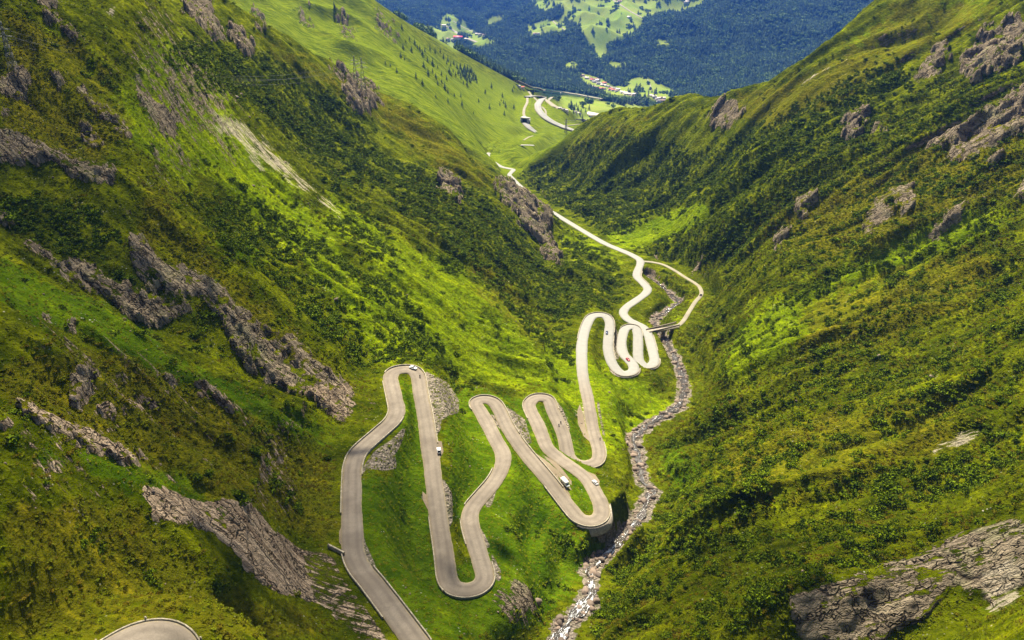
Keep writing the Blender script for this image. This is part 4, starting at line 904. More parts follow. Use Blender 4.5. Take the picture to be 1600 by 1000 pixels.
# --- stones: in the river bed, on the meadows, under the cliffs
X, Y = jitter_grid(-30, 210, 140, 900, .75)
dv = look(VS, 'b', X, Y, 40); Z = ground(X, Y); U_, V_, D_ = project(np.stack([X, Y, Z], -1))
ok = (dv < .2 + 5 * fbm(X / 7, Y / 7, 3, 92)) & (RNG.random(len(X)) < np.where(dv < -1.6, .16, .42)) & (sample(GVISf, X, Y) > .4) & (look(RS, 'b', X, Y, 40) > .5)
X, Y, Z, D_ = X[ok], Y[ok], Z[ok], D_[ok]; n = len(X)
s = np.minimum(RNG.pareto(2.1, n) * .5 + .28, 2.6)
P = np.stack([X, Y, Z + .10 * s], -1); S = s[:, None] * np.ones(3); R = RNG.uniform(0, 6.28, n); K = RNG.integers(0, 5, n)
o_ = np.argsort(-s / D_); top, rest = o_[:300], o_[300:]
print("river stones", n)
copies(rock_src, P[top], S[top], R[top], K[top], "pale boulder in the stream", "boulder", "boulders in the stream bed", where=stream_place)
scatter("stream_stones", P[rest], S[rest], R[rest], K[rest], rock_src, "pale stones filling the bed of the mountain stream", "stones")
X, Y = jitter_grid(-420, 420, 95, 900, 3.2)
Z = ground(X, Y); U_, V_, D_ = project(np.stack([X, Y, Z], -1))
pr = .010 + .10 * sstep(.02, .3, sample(PALEV, X, Y)) + .05 * ((V_ > 440) & (V_ < 690) & (U_ < 540) & (mask_at(m_grass, U_, V_) > .4)) + .05 * ((U_ < 420) & (V_ < 330) & (fbm(X / 20, Y / 20, 2, 93) > .1)) + .02 * ((U_ < 330) & (V_ > 830)) + .07 * ((U_ > 560) & (U_ < 900) & (V_ > 900))
ok = (RNG.random(len(X)) < pr) & (sample(GVISf, X, Y) > .4) & (look(RS, 'b', X, Y, 40) > 1.5) & (look(VS, 'b', X, Y, 40) > 4)
X, Y, Z, D_ = X[ok], Y[ok], Z[ok], D_[ok]; n = len(X); s = np.minimum(RNG.pareto(3.0, n) * .5 + .3, 2.6)
P = np.stack([X, Y, Z + .05 * s], -1); S = s[:, None] * np.ones(3); R = RNG.uniform(0, 6.28, n); K = RNG.integers(0, 5, n)
o_ = np.argsort(-s / D_); top, rest = o_[:300], o_[300:]
print("meadow stones", n)
copies(rock_src, P[top], S[top], R[top], K[top], "pale boulder lying on grass", "boulder", "loose boulders on the mountainside", name="meadow_boulder")
if len(rest): scatter("scattered_stones", P[rest], S[rest], R[rest], K[rest], rock_src, "small pale stones strewn over the grassy slopes", "stones")

# --- conifers: single trees on the alp, the woods above the village
alpt = [(693,92),(698,100),(688,82),(680,84),(672,78),(628,45),(634,66),(626,88),(610,103),(620,112),(643,80),(652,74),(660,85),(668,95),(676,100),(684,106),(669,115),(681,120),(690,118),(700,96),(704,103),(709,100),(708,112),
 (714,106),(716,116),(719,104),(722,114),(726,108),(727,120),(731,111),(733,122),(736,113),(738,124),(729,127),(735,129),(741,118),(743,125),(720,122),(712,118),(702,112),(684,132),(700,145),(710,150),(681,152),(695,138),(759,144),(801,143),(768,138),(785,152),
 (803,137),(783,158),(787,162),(781,165),(790,168),(758,146),(640,62),(648,68),(656,77),(664,81),(705,118),(698,125),(690,128),(676,112),(662,104),(724,130),(730,133),(745,130),(630,76),(632,92),(602,99),(660,130),(650,120),(700,160),(722,165),(748,160),(765,170),(740,178),(720,152),
 (910,187),(896,178),(915,175),(906,180),(522,9),(803,170),(788,180)]
uu = np.array([p[0] for p in alpt], float); vv = np.array([p[1] for p in alpt], float)
P1 = hit(uu, vv, 1100.); h1 = RNG.uniform(8, 16, len(P1)); 
groveP = []
for (cu, cv, ru, rv, nn) in ((730,117,14,10,46),(905,171,16,5,10)):
    a = RNG.uniform(0, 6.28, nn); rr_ = np.sqrt(RNG.random(nn)); groveP.append(hit(cu + ru * rr_ * np.cos(a), cv + rv * rr_ * np.sin(a) + ru * rr_ * np.cos(a) * .5 * (cu < 800), 1100.))
P1 = np.vstack([P1] + groveP); n1 = len(P1); h1 = RNG.uniform(8, 17, n1) * (project(P1)[2] / 1900)
copies(spruce_src, P1 - [0, 0, .5], np.stack([h1 * 1.15, h1 * 1.15, h1], -1), RNG.uniform(0, 6.28, n1), RNG.integers(0, 4, n1), "dark spruce on the far bright slope", "spruce", "spruces on the far grassy slope", where=alp_place, words=("short", "tall"))
# forest
X, Y = jitter_grid(-2600, 3000, 2250, 8800, 12.5)
Z = ground(X, Y); U_, V_, D_ = project(np.stack([X, Y, Z], -1))
fd = mask_at(m_field, U_ + 9 * fbm(X / 110, Y / 110, 3, 95), V_ + 6 * fbm(X / 110, Y / 110, 3, 96))
rr_ = np.hypot(X, Y)
gap = fbm(X / 160, Y / 160, 4, 97)
clear = [[(905,112),(935,122),(985,150),(1000,158),(960,158),(905,128)],[(700,50),(760,70),(752,80),(700,66)],[(1010,150),(1050,155),(1048,166),(1010,162)],[(800,130),(940,152),(940,162),(905,162),(840,152)],[(905,168),(1010,170),(1010,190),(880,190)]]
m_clear = poly_mask(clear, 1)
ok = (sample(GVISf, X, Y) > .3) & ((fd < .35) | (fbm(X / 60, Y / 60, 2, 99) > .42)) & (mask_at(m_clear, U_, V_) < .4) & (V_ < 178) & (U_ > 590) & (gap > -.42) & (rr_ > 2700) & ~((mask_at(m_alp, U_, V_) > .3) & (rr_ < 3100)) & (RNG.random(len(X)) < .93)
X, Y, Z, D_, rr_, gap = X[ok], Y[ok], Z[ok], D_[ok], rr_[ok], gap[ok]; n = len(X); print("forest", n)
h = RNG.uniform(14, 40, n) * (1 + .35 * gap)
K = np.where(RNG.random(n) < .12 + .75 * sstep(.05, .3, fbm(X / 110, Y / 110, 4, 98)), 4, RNG.integers(0, 4, n))
P = np.stack([X, Y, Z - .8], -1); S = np.stack([h * 1.5, h * 1.5, h], -1); R = RNG.uniform(0, 6.28, n)
o_ = np.argsort(-h / D_); ind = o_[:max(0, 290 - n1)]; ind = ind[K[ind] < 4]; mk = np.ones(n, bool); mk[ind] = False
copies(spruce_src, P[ind], S[ind], R[ind], K[ind], "dark spruce at the forest edge", "spruce", "spruces at the near edge of the forest", where=alp_place, words=("short", "tall"))
scatter("conifer_forest", P[mk], S[mk], R[mk], K[mk], spruce_src, "blue green conifer forest covering the far mountainside", "forest", .03)
# ------------------------------------------------------------------ masonry along the road
def empty(name, loc, rz=0.0):
    o = bpy.data.objects.new(name, None); C.objects.link(o); o.location = loc; o.rotation_euler = (0, 0, rz); o.empty_display_size = .5
    return o
class MB:
    """collects boxes, bars and prisms and links them as ONE mesh object"""
    def __init__(s): s.V = []; s.F = []
    def add(s, V, Fc):
        b = len(s.V); s.V += [tuple(v) for v in V]; s.F += [tuple(b + i for i in f) for f in Fc]
    def box(s, x0, x1, y0, y1, z0, z1, tx=0.0, ty=0.0):
        V = [(x0, y0, z0), (x1, y0, z0), (x1, y1, z0), (x0, y1, z0), (x0 + tx, y0 + ty, z1), (x1 - tx, y0 + ty, z1), (x1 - tx, y1 - ty, z1), (x0 + tx, y1 - ty, z1)]
        s.add(V, [(3, 2, 1, 0), (4, 5, 6, 7), (0, 1, 5, 4), (1, 2, 6, 5), (2, 3, 7, 6), (3, 0, 4, 7)])
    def bar(s, a, b, r, n=4, r2=None):
        a = np.array(a, float); b = np.array(b, float); d = b - a; d /= np.linalg.norm(d) + 1e-9
        u = np.cross(d, [0, 0, 1.0] if abs(d[2]) < .9 else [1.0, 0, 0]); u /= np.linalg.norm(u); w = np.cross(d, u); r2 = r if r2 is None else r2
        V = [a + r * (math.cos(t) * u + math.sin(t) * w) for t in np.arange(n) * 2 * math.pi / n] + [b + r2 * (math.cos(t) * u + math.sin(t) * w) for t in np.arange(n) * 2 * math.pi / n]
        s.add(V, [(i, (i + 1) % n, n + (i + 1) % n, n + i) for i in range(n)] + [tuple(range(n))[::-1], tuple(range(n, 2 * n))])
    def prism(s, prof, y0, y1, inset=0.0, zi=None):
        """side profile (x, z) carried from y0 to y1; points above zi are drawn in by inset"""
        n = len(prof); k = [inset if (zi is not None and z > zi) else 0 for x, z in prof]
        V = [(x, y0 + q, z) for (x, z), q in zip(prof, k)] + [(x, y1 - q, z) for (x, z), q in zip(prof, k)]
        s.add(V, [(i, (i + 1) % n, n + (i + 1) % n, n + i) for i in range(n)] + [tuple(range(n))[::-1], tuple(range(n, 2 * n))])
    def build(s, name, mat, parent=None, smooth=False):
        return mesh_np(name, s.V, s.F, mat, parent, smooth=smooth)
def wall_mat(name, a, b_, sc_):
    m, nt, b = new_mat(name); q = NG(nt); P = q.coord()
    c = q.mix(q.voro(P, sc_, 'F1', "Color"), a, b_)
    c = q.mix(q.ramp(q.voro(P, sc_, 'DISTANCE_TO_EDGE'), [(0, .8), (.08, 0)]), c, tuple(x * .3 for x in a))
    nt.links.new(c, b.inputs["Base Color"]); b.inputs["Roughness"].default_value = .9
    return m
parapet_m = wall_mat("parapet_stone", (.19, .165, .115), (.34, .30, .215), .9)
masonry_m = wall_mat("masonry", (.19, .16, .12), (.36, .31, .24), 1.4)
mu_, mv_, md_ = project(main_rd)
def ix(u, v): return int(np.argmin((mu_ - u) ** 2 + (mv_ - v) ** 2))
Tm, Nm = frame2d(main_rd)
def wall_along(a, b, side, off, h, w, mat, name, label, cat, below=.5, batter=0.0):
    i0, i1 = sorted((ix(*a), ix(*b)))
    L = main_rd[i0:i1 + 1]; N = Nm[i0:i1 + 1] * side; n = len(L)
    wig = .12 * gnoise(np.arange(n) / 3.0, np.full(n, i0 * 1.0), 77)
    rows = []
    for o_, z in ((off - w / 2, -below), (off - w / 2, h), (off + w / 2, h), (off + w / 2 + batter, -below)):
        P = L.copy(); P[:, :2] += N * o_; P[:, 2] += z + (wig if z > 0 else 0); rows.append(P)
    V = np.stack(rows, 1).reshape(-1, 3)
    Fc = [(i * 4 + k, i * 4 + k + 1, (i + 1) * 4 + k + 1, (i + 1) * 4 + k) for i in range(n - 1) for k in range(3)]
    Fc += [(0, 1, 2, 3), tuple((n - 1) * 4 + k for k in (3, 2, 1, 0))]
    return tag(mesh_np(name, V, Fc, mat, smooth=False), label, cat)
PAR = [((548,800),(612,595),1,"low cream stone parapet on the left edge of the long left leg of road"), ((614,585),(671,695),1,"low stone parapet round the outside of the upper left hairpin, beside the stone fan"),
 ((552,745),(618,650),-1,"low cream parapet on the inner right side of the left leg, above the grey rubble slope"), ((655,1010),(565,895),-1,"thin stone edging along the right side of the road at the bottom of the picture"),
 ((552,862),(615,958),1,"stone edging on the left side of the lowest leg, above the striped rock slabs"), ((684,805),(704,914),-1,"parapet on the left side of the second leg near its bottom hairpin"),
 ((706,916),(752,880),-1,"curved stone parapet round the bottom hairpin of the second and third leg"), ((735,812),(744,850),1,"short stone edging on the left of the third leg"),
 ((739,792),(785,735),1,"low wall on the left of the third leg above its bend"), ((746,640),(800,680),1,"curved low wall round the top hairpin of the third and fourth leg"),
 ((803,685),(870,765),1,"long straight stone wall on the upper side of the fourth leg by the gravel lay-by"), ((860,756),(938,790),-1,"parapet round the bottom hairpin above the stream"),
 ((830,655),(864,640),1,"small curved wall round the top hairpin with two motorcycles below it"), ((898,724),(935,690),-1,"curved parapet round the hairpin with a grass tongue pointing down"),
 ((911,530),(952,520),1,"pale wall round the topmost wide hairpin"), ((951,525),(955,562),1,"stone wall between the two white legs of the upper loops"),
 ((960,573),(990,576),-1,"parapet of the upper loop hairpin with the brown wall face"), ((977,515),(996,525),1,"curved wall round the narrow upper loop"),
 ((1001,567),(1022,560),-1,"parapet at the lowest upper loop next to the bridge"), ((1020,548),(1013,524),-1,"straight parapet above the stream between the last loop and the bridge"), ((1008,446),(996,420),-1,"dark curved wall where the road passes over the stream gorge")]
for a, b, s_, lb in PAR:
    wall_along(a, b, s_, HW + .25, .7, .42, parapet_m, "parapet_wall", lb, "wall")
for (a, b, s_), lb in zip(RETAIN, ["brown masonry retaining wall under the upper loop hairpin", "brown masonry retaining wall under the last loop near the bridge", "curved grey retaining wall under the hairpin above the stream",
   "dark retaining wall under the road at the stream gorge", "rough stone retaining wall under the bottom hairpin of the second leg"]):
    wall_along(a, b, s_, HW + .75, .02, .5, masonry_m, "retaining_wall", lb, "retaining wall", below=4.6, batter=.9)

# kerb posts on the nearest hairpin, and its kerb
def stone_post(p, lb):
    m = MB(); m.box(-.22, .22, -.22, .22, -.3, .95, .05, .05); o = m.build("kerb_post", parapet_m); o.location = p
    tag(o, lb, "kerb post", "kerb posts round the nearest hairpin")
Tl, Nl = frame2d(lower_rd); lu, lv, _d = project(lower_rd)
for k in range(8, len(lower_rd) - 4, 8):
    if not (150 < lu[k] < 330): continue
    p = lower_rd[k].copy(); p[:2] += Nl[k] * (HW + 1.9); stone_post(p, "squat pale stone post on the outer edge of the nearest hairpin")
L = lower_rd.copy(); rows = []
for o_, z in ((HW + 1.3, -.4), (HW + 1.3, .3), (HW + 1.7, .3), (HW + 1.7, -.4)):
    P = L.copy(); P[:, :2] += Nl * o_; P[:, 2] += z; rows.append(P)
V = np.stack(rows, 1).reshape(-1, 3); n = len(L)
tag(mesh_np("kerb", V, [(i * 4 + k, i * 4 + k + 1, (i + 1) * 4 + k + 1, (i + 1) * 4 + k) for i in range(n - 1) for k in range(3)], parapet_m, smooth=False), "pale stone kerb round the outer edge of the nearest hairpin", "kerb")

# culvert walls where the side stream passes under the legs
def block_wall(u0, v0, u1, v1, h, lb, w=.6, mat=None, dz=0):
    q = hit([u0, u1], [v0, v1]); a, b = q; d = b - a; Ln = math.hypot(d[0], d[1]); n = max(2, int(Ln / 1.5)); m = MB(); t = np.array([d[0], d[1]]) / Ln; nn = np.array([-t[1], t[0]]) * w / 2
    P = np.array([a + d * k / n for k in range(n + 1)]); P[:, 2] = np.maximum(ground(P[:, 0], P[:, 1]), a[2] + (b[2] - a[2]) * np.arange(n + 1) / n) + dz
    V = []; 
    for p in P: V += [(p[0] - nn[0], p[1] - nn[1], p[2] - 1.5), (p[0] - nn[0], p[1] - nn[1], p[2] + h), (p[0] + nn[0], p[1] + nn[1], p[2] + h), (p[0] + nn[0], p[1] + nn[1], p[2] - 1.5)]
    m.add(V, [(i * 4 + k, i * 4 + k + 1, (i + 1) * 4 + k + 1, (i + 1) * 4 + k) for i in range(n) for k in range(3)] + [(0, 1, 2, 3), tuple(n * 4 + k for k in (3, 2, 1, 0))])
    tag(m.build("culvert_wall", mat or parapet_m), lb, "wall")
block_wall(513, 855, 538, 868, 1.6, "pale slanting wall left of the long leg, beside the striped rock slabs")

# ------------------------------------------------------------------ the arched bridge
bi = [int(np.argmin((project(bridge_rd)[0] - u) ** 2 + (project(bridge_rd)[1] - v) ** 2)) for u, v in ((1014, 517), (1058, 509.5))]
A, B = bridge_rd[bi[0]], bridge_rd[bi[1]]; dB = B - A; LB = math.hypot(dB[0], dB[1]); angB = math.atan2(dB[1], dB[0])
br_ = empty("stone_bridge", A, angB); tag(br_, "grey stone bridge with two arches carrying the narrow road over the stream", "bridge")
def arch_side(y0, y1):
    m = MB(); z1 = .1; zb_ = -12; xs_ = np.linspace(-1, LB + 1, 70)
    def soffit(x):
        for c, r, zc in ((LB * .36, LB * .125, -5.2), (LB * .66, LB * .125, -5.2)):
            if abs(x - c) < r: return zc + math.sqrt(r * r - (x - c) ** 2)
        return zb_
    for xa, xb in zip(xs_[:-1], xs_[1:]):
        xm = .5 * (xa + xb); s_ = soffit(xm); tz = dB[2] * xm / LB
        m.box(xa, xb, y0, y1, s_ if s_ > zb_ else zb_, z1 + tz)
    return m
arch_side(-2.4, 2.4).build("arch_wall", masonry_m, br_)
m = MB(); m.box(-1, LB + 1, -2.75, -2.4, -.4, 1.0); m.build("bridge_parapet", parapet_m, br_)
m = MB(); m.box(-1, LB + 1, 2.4, 2.75, -.4, 1.0); m.build("bridge_parapet", parapet_m, br_)

# ------------------------------------------------------------------ water
wm, nt, b = new_mat("stream_water"); q = NG(nt); P = q.coord()
fl = q.attr("flow", "Vector")
fo = q.noise(q.mapping(fl, (.12, .55, 1)), 1.0, 6, .72, 1.2)
fo = q.ramp(q.math('ADD', fo, q.math('MULTIPLY', q.attr("steep"), .16)), [(.66, 0), (.74, 1)])
nt.links.new(q.mix(fo, (.030, .024, .014), (.55, .58, .60)), b.inputs["Base Color"])
nt.links.new(q.math('ADD', q.math('MULTIPLY', fo, .5), .12), b.inputs["Roughness"])
nt.links.new(q.bump(q.noise(P, 1.3, 4, .7), .8, .5), b.inputs["Normal"])
TR, NR = frame2d(river_ln); n = len(river_ln); s_ = np.arange(n) * 1.0
hw_ = 1.9 + 1.5 * gnoise(s_ / 11, s_ * 0 + .5, 801) + .8 * gnoise(s_ / 4, s_ * 0 + .5, 802); mid_ = 1.5 * gnoise(s_ / 9, s_ * 0 + 3.3, 803)
grad = np.abs(np.gradient(np.convolve(river_ln[:, 2], np.ones(7) / 7, 'same'))); grad[:8] = grad[8]; grad[-8:] = grad[-8]
rows, fl_ = [], []
for k in np.linspace(-1, 1, 7):
    Pn = river_ln.copy(); Pn[:, :2] += NR * (mid_ + hw_ * k)[:, None]; Pn[:, 2] += -.62 + .16 * gnoise(s_ / 1.7, s_ * 0 + k * 2, 804); rows.append(Pn); fl_.append(np.stack([s_, hw_ * k + mid_, s_ * 0], -1))
V = np.stack(rows, 1).reshape(-1, 3); i = (np.arange(n - 1)[:, None] * 7 + np.arange(6)[None]).ravel()
wo = mesh_np("stream_water", V, np.stack([i, i + 7, i + 8, i + 1], -1), wm, attrs={"steep": np.repeat(sstep(.05, .35, grad), 7)})
at = wo.data.attributes.new("flow", 'FLOAT_VECTOR', 'POINT'); at.data.foreach_set("vector", np.stack(fl_, 1).reshape(-1, 3).astype(np.float32).ravel())
tag(wo, "white and dark water of the mountain stream", kind="structure")

# lay-bys of gravel beside the road
def layby(pts, lb):
    q_ = hit([p[0] for p in pts], [p[1] for p in pts]); c = q_.mean(0); r_ = []
    M_ = MB(); N_ = 5; 
    ring = [c + (p - c) * f for f in (1.0, .66, .33) for p in q_]; 
    V = [(p[0], p[1], ground(p[0], p[1]) + .16) for p in ring] + [(c[0], c[1], ground(c[0], c[1]) + .16)]; n = len(q_)
    Fc = [(k * n + i, k * n + (i + 1) % n, (k + 1) * n + (i + 1) % n, (k + 1) * n + i) for k in range(2) for i in range(n)] + [(2 * n + i, 2 * n + (i + 1) % n, 3 * n) for i in range(n)]
    M_.add(V, Fc); tag(M_.build("gravel_layby", layby_m), lb, kind="structure")
layby_m = road_mat("brown_gravel", (.12, .09, .055), (.22, .18, .115))
layby([(835,707),(850,712),(868,722),(880,735),(893,752),(893,765),(892,780),(884,776),(872,757),(856,738),(843,722)], "brown gravel lay-by")
layby([(903,735),(918,737),(930,742),(937,752),(935,764),(928,762),(920,748)], "gravel lay-by at the bend")
layby([(672,688),(690,690),(693,706),(688,716),(678,712)], "gravel passing place")
layby([(906,632),(912,650),(916,672),(921,690),(912,682),(903,662),(902,642)], "brown gravel strip")
layby([(660,768),(668,775),(675,800),(668,796),(661,782)], "gravel patch at the road edge")
layby([(536,820),(539,845),(538,858),(530,848),(530,830)], "gravel patch left of the long leg")

# ------------------------------------------------------------------ vehicles
def paint(name, col, rough=.3):
    m, nt, b = new_mat(name); b.inputs["Base Color"].default_value = (*col, 1); b.inputs["Roughness"].default_value = rough; b.inputs["Coat Weight"].default_value = .4
    q = NG(nt); nt.links.new(q.mix(q.noise(q.objco(), 3, 3), col, tuple(x * .85 for x in col)), b.inputs["Base Color"])
    return m
white_p, silver_p, red_p, navy_p = paint("white_paint", (.80, .80, .78)), paint("silver_paint", (.48, .49, .50)), paint("red_paint", (.42, .03, .04)), paint("navy_paint", (.03, .05, .14))
glass_p = paint("dark_glass", (.02, .025, .03), .08); tyre_p = plain("tyre_rubber", (.02, .02, .02), .9); lamp_p = paint("lamp_glass", (.75, .75, .7), .15); tail_p = paint("tail_lamp", (.35, .02, .02), .2)
metal_p = plain("galvanised_steel", (.14, .145, .14), .55, .4); dark_p = plain("dark_steel", (.03, .03, .03), .5); cloth_p = plain("dark_leather", (.03, .03, .035), .8); helm_p = paint("helmet_shell", (.5, .5, .5), .3)
def wheels(root, xs_, w, r, wd=.22):
    for x in xs_:
        for s in (-1, 1):
            m = MB(); m.bar((x, s * w - s * wd, r), (x, s * w, r), r, 14); t_ = m.build("wheel", tyre_p, root)
            m = MB(); m.bar((x, s * w, r), (x, s * w + s * .02, r), r * .6, 10); m.build("rim", metal_p, t_)
def car(p, rz, mat, lb, L=4.3, W=1.78, H=1.5, cat="car", tall=False):
    r = empty("parked_car" if "parked" in lb else "car", p, rz); tag(r, lb, cat, "cars on the pass road")
    h = L / 2; w = W / 2
    pr = [(-h, .35), (-h, .72), (-h + .12, .92), (-h + .95 if not tall else -h + .25, .98), (h - 1.35, .98), (h - .25, .82), (h, .62), (h, .32), (h - .5, .25), (-h + .5, .25)]
    m = MB(); m.prism(pr, -w, w, .06, .9); m.build("body", mat, r)
    x0 = -h + (.75 if not tall else .12)
    m = MB(); m.prism([(x0, .95), (x0 + .42, H - .06), (h - 2.1, H - .06), (h - 1.3, .95)], -w + .1, w - .1, .14, 1.1); g = m.build("window_glass", glass_p, r)
    m = MB(); m.prism([(x0 + .36, H - .07), (x0 + .50, H), (h - 2.2, H), (h - 2.05, H - .07)], -w + .22, w - .22); m.build("roof", mat, r)
    wheels(r, (-h + .8, h - .85), w, .33)
    for s in (-1, 1):
        m = MB(); m.box(h - .10, h + .02, s * (w - .3) - .2, s * (w - .3) + .2, .58, .74); m.build("headlight", lamp_p, r)
        m = MB(); m.box(-h - .02, -h + .08, s * (w - .22) - .16, s * (w - .22) + .16, .65, .85); m.build("taillight", tail_p, r)
        m = MB(); m.box(h - 1.6, h - 1.45, s * (w + .08) - .07, s * (w + .08) + .07, .95, 1.08); m.build("mirror", mat, r)
    return r
def on_road(u, v, off=0.0):
    i = ix(u, v); p = main_rd[i].copy(); p[:2] += Nm[i] * off; p[2] += .05
    return p, math.atan2(Tm[i][1], Tm[i][0])
def on_ground(u, v):
    p = hit([u], [v])[0]; p[2] += .17; return p
p, a = on_road(644, 577, 1.6); car(p, a, white_p, "white car driving round the top of the upper left hairpin")
p = on_ground(686, 706); p[2] += .1; car(p, math.radians(100), white_p, "white van parked at the edge of the second leg", L=4.6, W=1.9, H=2.0, tall=True, cat="van")
p = on_ground(930, 756); p[2] += .1; car(p, math.radians(115), silver_p, "silver car with dark roof glass parked at the bend by the lay-by")
p, a = on_road(981, 561, 0.0); p = at_z(981.0, 562.5, main_rd[ix(984.5, 564)][2] + .05); car(p, a + math.pi, red_p, "red car driving on the white upper loop")
p, a = on_road(951, 521, -1.7); car(p, a, navy_p, "small dark car on the second white leg of the upper loops", L=3.9)
q_ = bridge_rd[int(np.argmin((project(bridge_rd)[0] - 1095) ** 2 + (project(bridge_rd)[1] - 462) ** 2))] + [0, 0, .05]
car(q_, math.radians(60), dark_p, "tiny dark car on the narrow road beyond the stream", L=3.6, W=1.6)
# camper van
p = on_ground(883, 757); cv = empty("camper_van", p + [0, 0, .05], math.radians(-62)); cv.scale = (.88, .88, .88); tag(cv, "white camper van parked on the brown gravel lay-by", "camper van")
m = MB(); m.prism([(-3.4, .45), (-3.4, 2.7), (-3.2, 2.95), (1.5, 2.95), (2.1, 2.75), (2.1, 1.9), (2.1, .45)], -1.12, 1.12, .1, 2.8); m.build("body", white_p, cv)
m = MB(); m.prism([(2.1, .4), (2.1, 1.95), (2.35, 1.9), (2.75, 1.25), (3.35, 1.1), (3.5, .8), (3.5, .4)], -1.0, 1.0, .12, 1.3); m.build("cab", white_p, cv)
m = MB(); m.prism([(2.32, 1.93), (2.42, 1.93), (2.82, 1.3), (2.72, 1.24)], -.86, .86); m.build("windscreen", glass_p, cv)
for s in (-1, 1):
    for x0, x1 in ((-2.6, -1.6), (-.6, .5)):
        m = MB(); m.box(x0, x1, s * 1.125 - .015, s * 1.125 + .015, 1.6, 2.15); m.build("window", glass_p, cv)
    m = MB(); m.box(3.44, 3.53, s * .7 - .18, s * .7 + .18, .68, .88); m.build("headlight", lamp_p, cv)
for x0, x1, y0, y1 in ((-.4, .35, -.35, .35), (-2.4, -1.9, -.25, .25)):
    m = MB(); m.box(x0, x1, y0, y1, 2.95, 3.06, .05, .05); m.build("roof_hatch", glass_p, cv)
m = MB(); m.box(-1.9, 1.4, 1.0, 1.28, 2.55, 2.75); m.build("awning", metal_p, cv)
wheels(cv, (-2.1, 2.6), 1.08, .36)
# motorcycles and riders
def skin_person(parts, root, name, mat):
    me = bpy.data.meshes.new(name); vs, es, rr = parts; me.from_pydata(vs, es, []); o = bpy.data.objects.new(name, me); C.objects.link(o)
    md = o.modifiers.new("skin", 'SKIN')
    for v, r_ in zip(me.skin_vertices[0].data, rr): v.radius = (r_, r_)
    me.skin_vertices[0].data[0].use_root = True
    o.modifiers.new("sub", 'SUBSURF').levels = 1; me.materials.append(mat); o.parent = root
    return o
def motorcycle(p, rz, lb, plb, mat):
    r = empty("motorcycle", p, rz); tag(r, lb, "motorcycle", "motorcycles on the pass road")
    for x in (-.72, .72):
        m = MB(); m.bar((x, -.07, .31), (x, .07, .31), .31, 16); m.build("wheel", tyre_p, r)
    m = MB(); m.prism([(-.75, .75), (-.5, .85), (.1, .82), (.3, 1.02), (.6, 1.05), (.78, .8), (.45, .45), (-.35, .4)], -.17, .17, .04, .9); m.build("fairing", mat, r)
    m = MB(); m.bar((.5, -.38, 1.08), (.5, .38, 1.08), .03, 6); m.build("handlebar", dark_p, r)
    m = MB(); m.bar((.72, 0, .31), (.5, 0, 1.05), .05, 6); m.build("fork", metal_p, r)
    s = empty("person", (0, 0, 0)); s.location = p; s.rotation_euler = (0, 0, rz); tag(s, plb, "person", "riders on the pass road")
    V = [(-.25, 0, .92), (-.15, 0, 1.2), (-.02, 0, 1.42), (.03, 0, 1.52), (.07, 0, 1.68), (-.02, .2, 1.4), (.2, .32, 1.2), (.48, .33, 1.1), (-.02, -.2, 1.4), (.2, -.32, 1.2), (.48, -.33, 1.1), (-.2, .14, .9), (.2, .24, .78), (-.05, .22, .38), (.1, .22, .33), (-.2, -.14, .9), (.2, -.24, .78), (-.05, -.22, .38), (.1, -.22, .33)]
    E = [(0, 1), (1, 2), (2, 3), (3, 4), (2, 5), (5, 6), (6, 7), (2, 8), (8, 9), (9, 10), (0, 11), (11, 12), (12, 13), (13, 14), (0, 15), (15, 16), (16, 17), (17, 18)]
    R_ = [.16, .16, .17, .07, .1, .08, .06, .045, .08, .06, .045, .11, .09, .06, .05, .11, .09, .06, .05]
    skin_person((V, E, R_), s, "body", cloth_p)
    bm = bmesh.new(); bmesh.ops.create_uvsphere(bm, u_segments=12, v_segments=8, radius=.15); me = bpy.data.meshes.new("helmet"); bm.to_mesh(me); bm.free()
    h = bpy.data.objects.new("helmet", me); C.objects.link(h); me.materials.append(helm_p); h.parent = s; h.location = (.08, 0, 1.68); h.scale = (1.15, .95, 1.05)
for (u, v), off, lb, plb, mt in (((871,662),1.2,"dark motorcycle leading the pair inside the upper middle hairpin","rider in dark leathers on the leading motorcycle of the pair",dark_p), ((875,665),-.6,"blue motorcycle following close behind in the pair","rider in dark clothes on the following blue motorcycle",navy_p),
    ((924,690),-2.4,"single motorcycle at the left edge of the leg with the brown gravel strip","lone rider beside the brown gravel strip",dark_p), ((659,587),1.0,"dark motorcycle rounding the upper left hairpin behind the white car","rider rounding the upper left hairpin behind the white car",dark_p)):
    p, a = on_road(u, v, off); motorcycle(p, a + math.pi, lb, plb, mt)

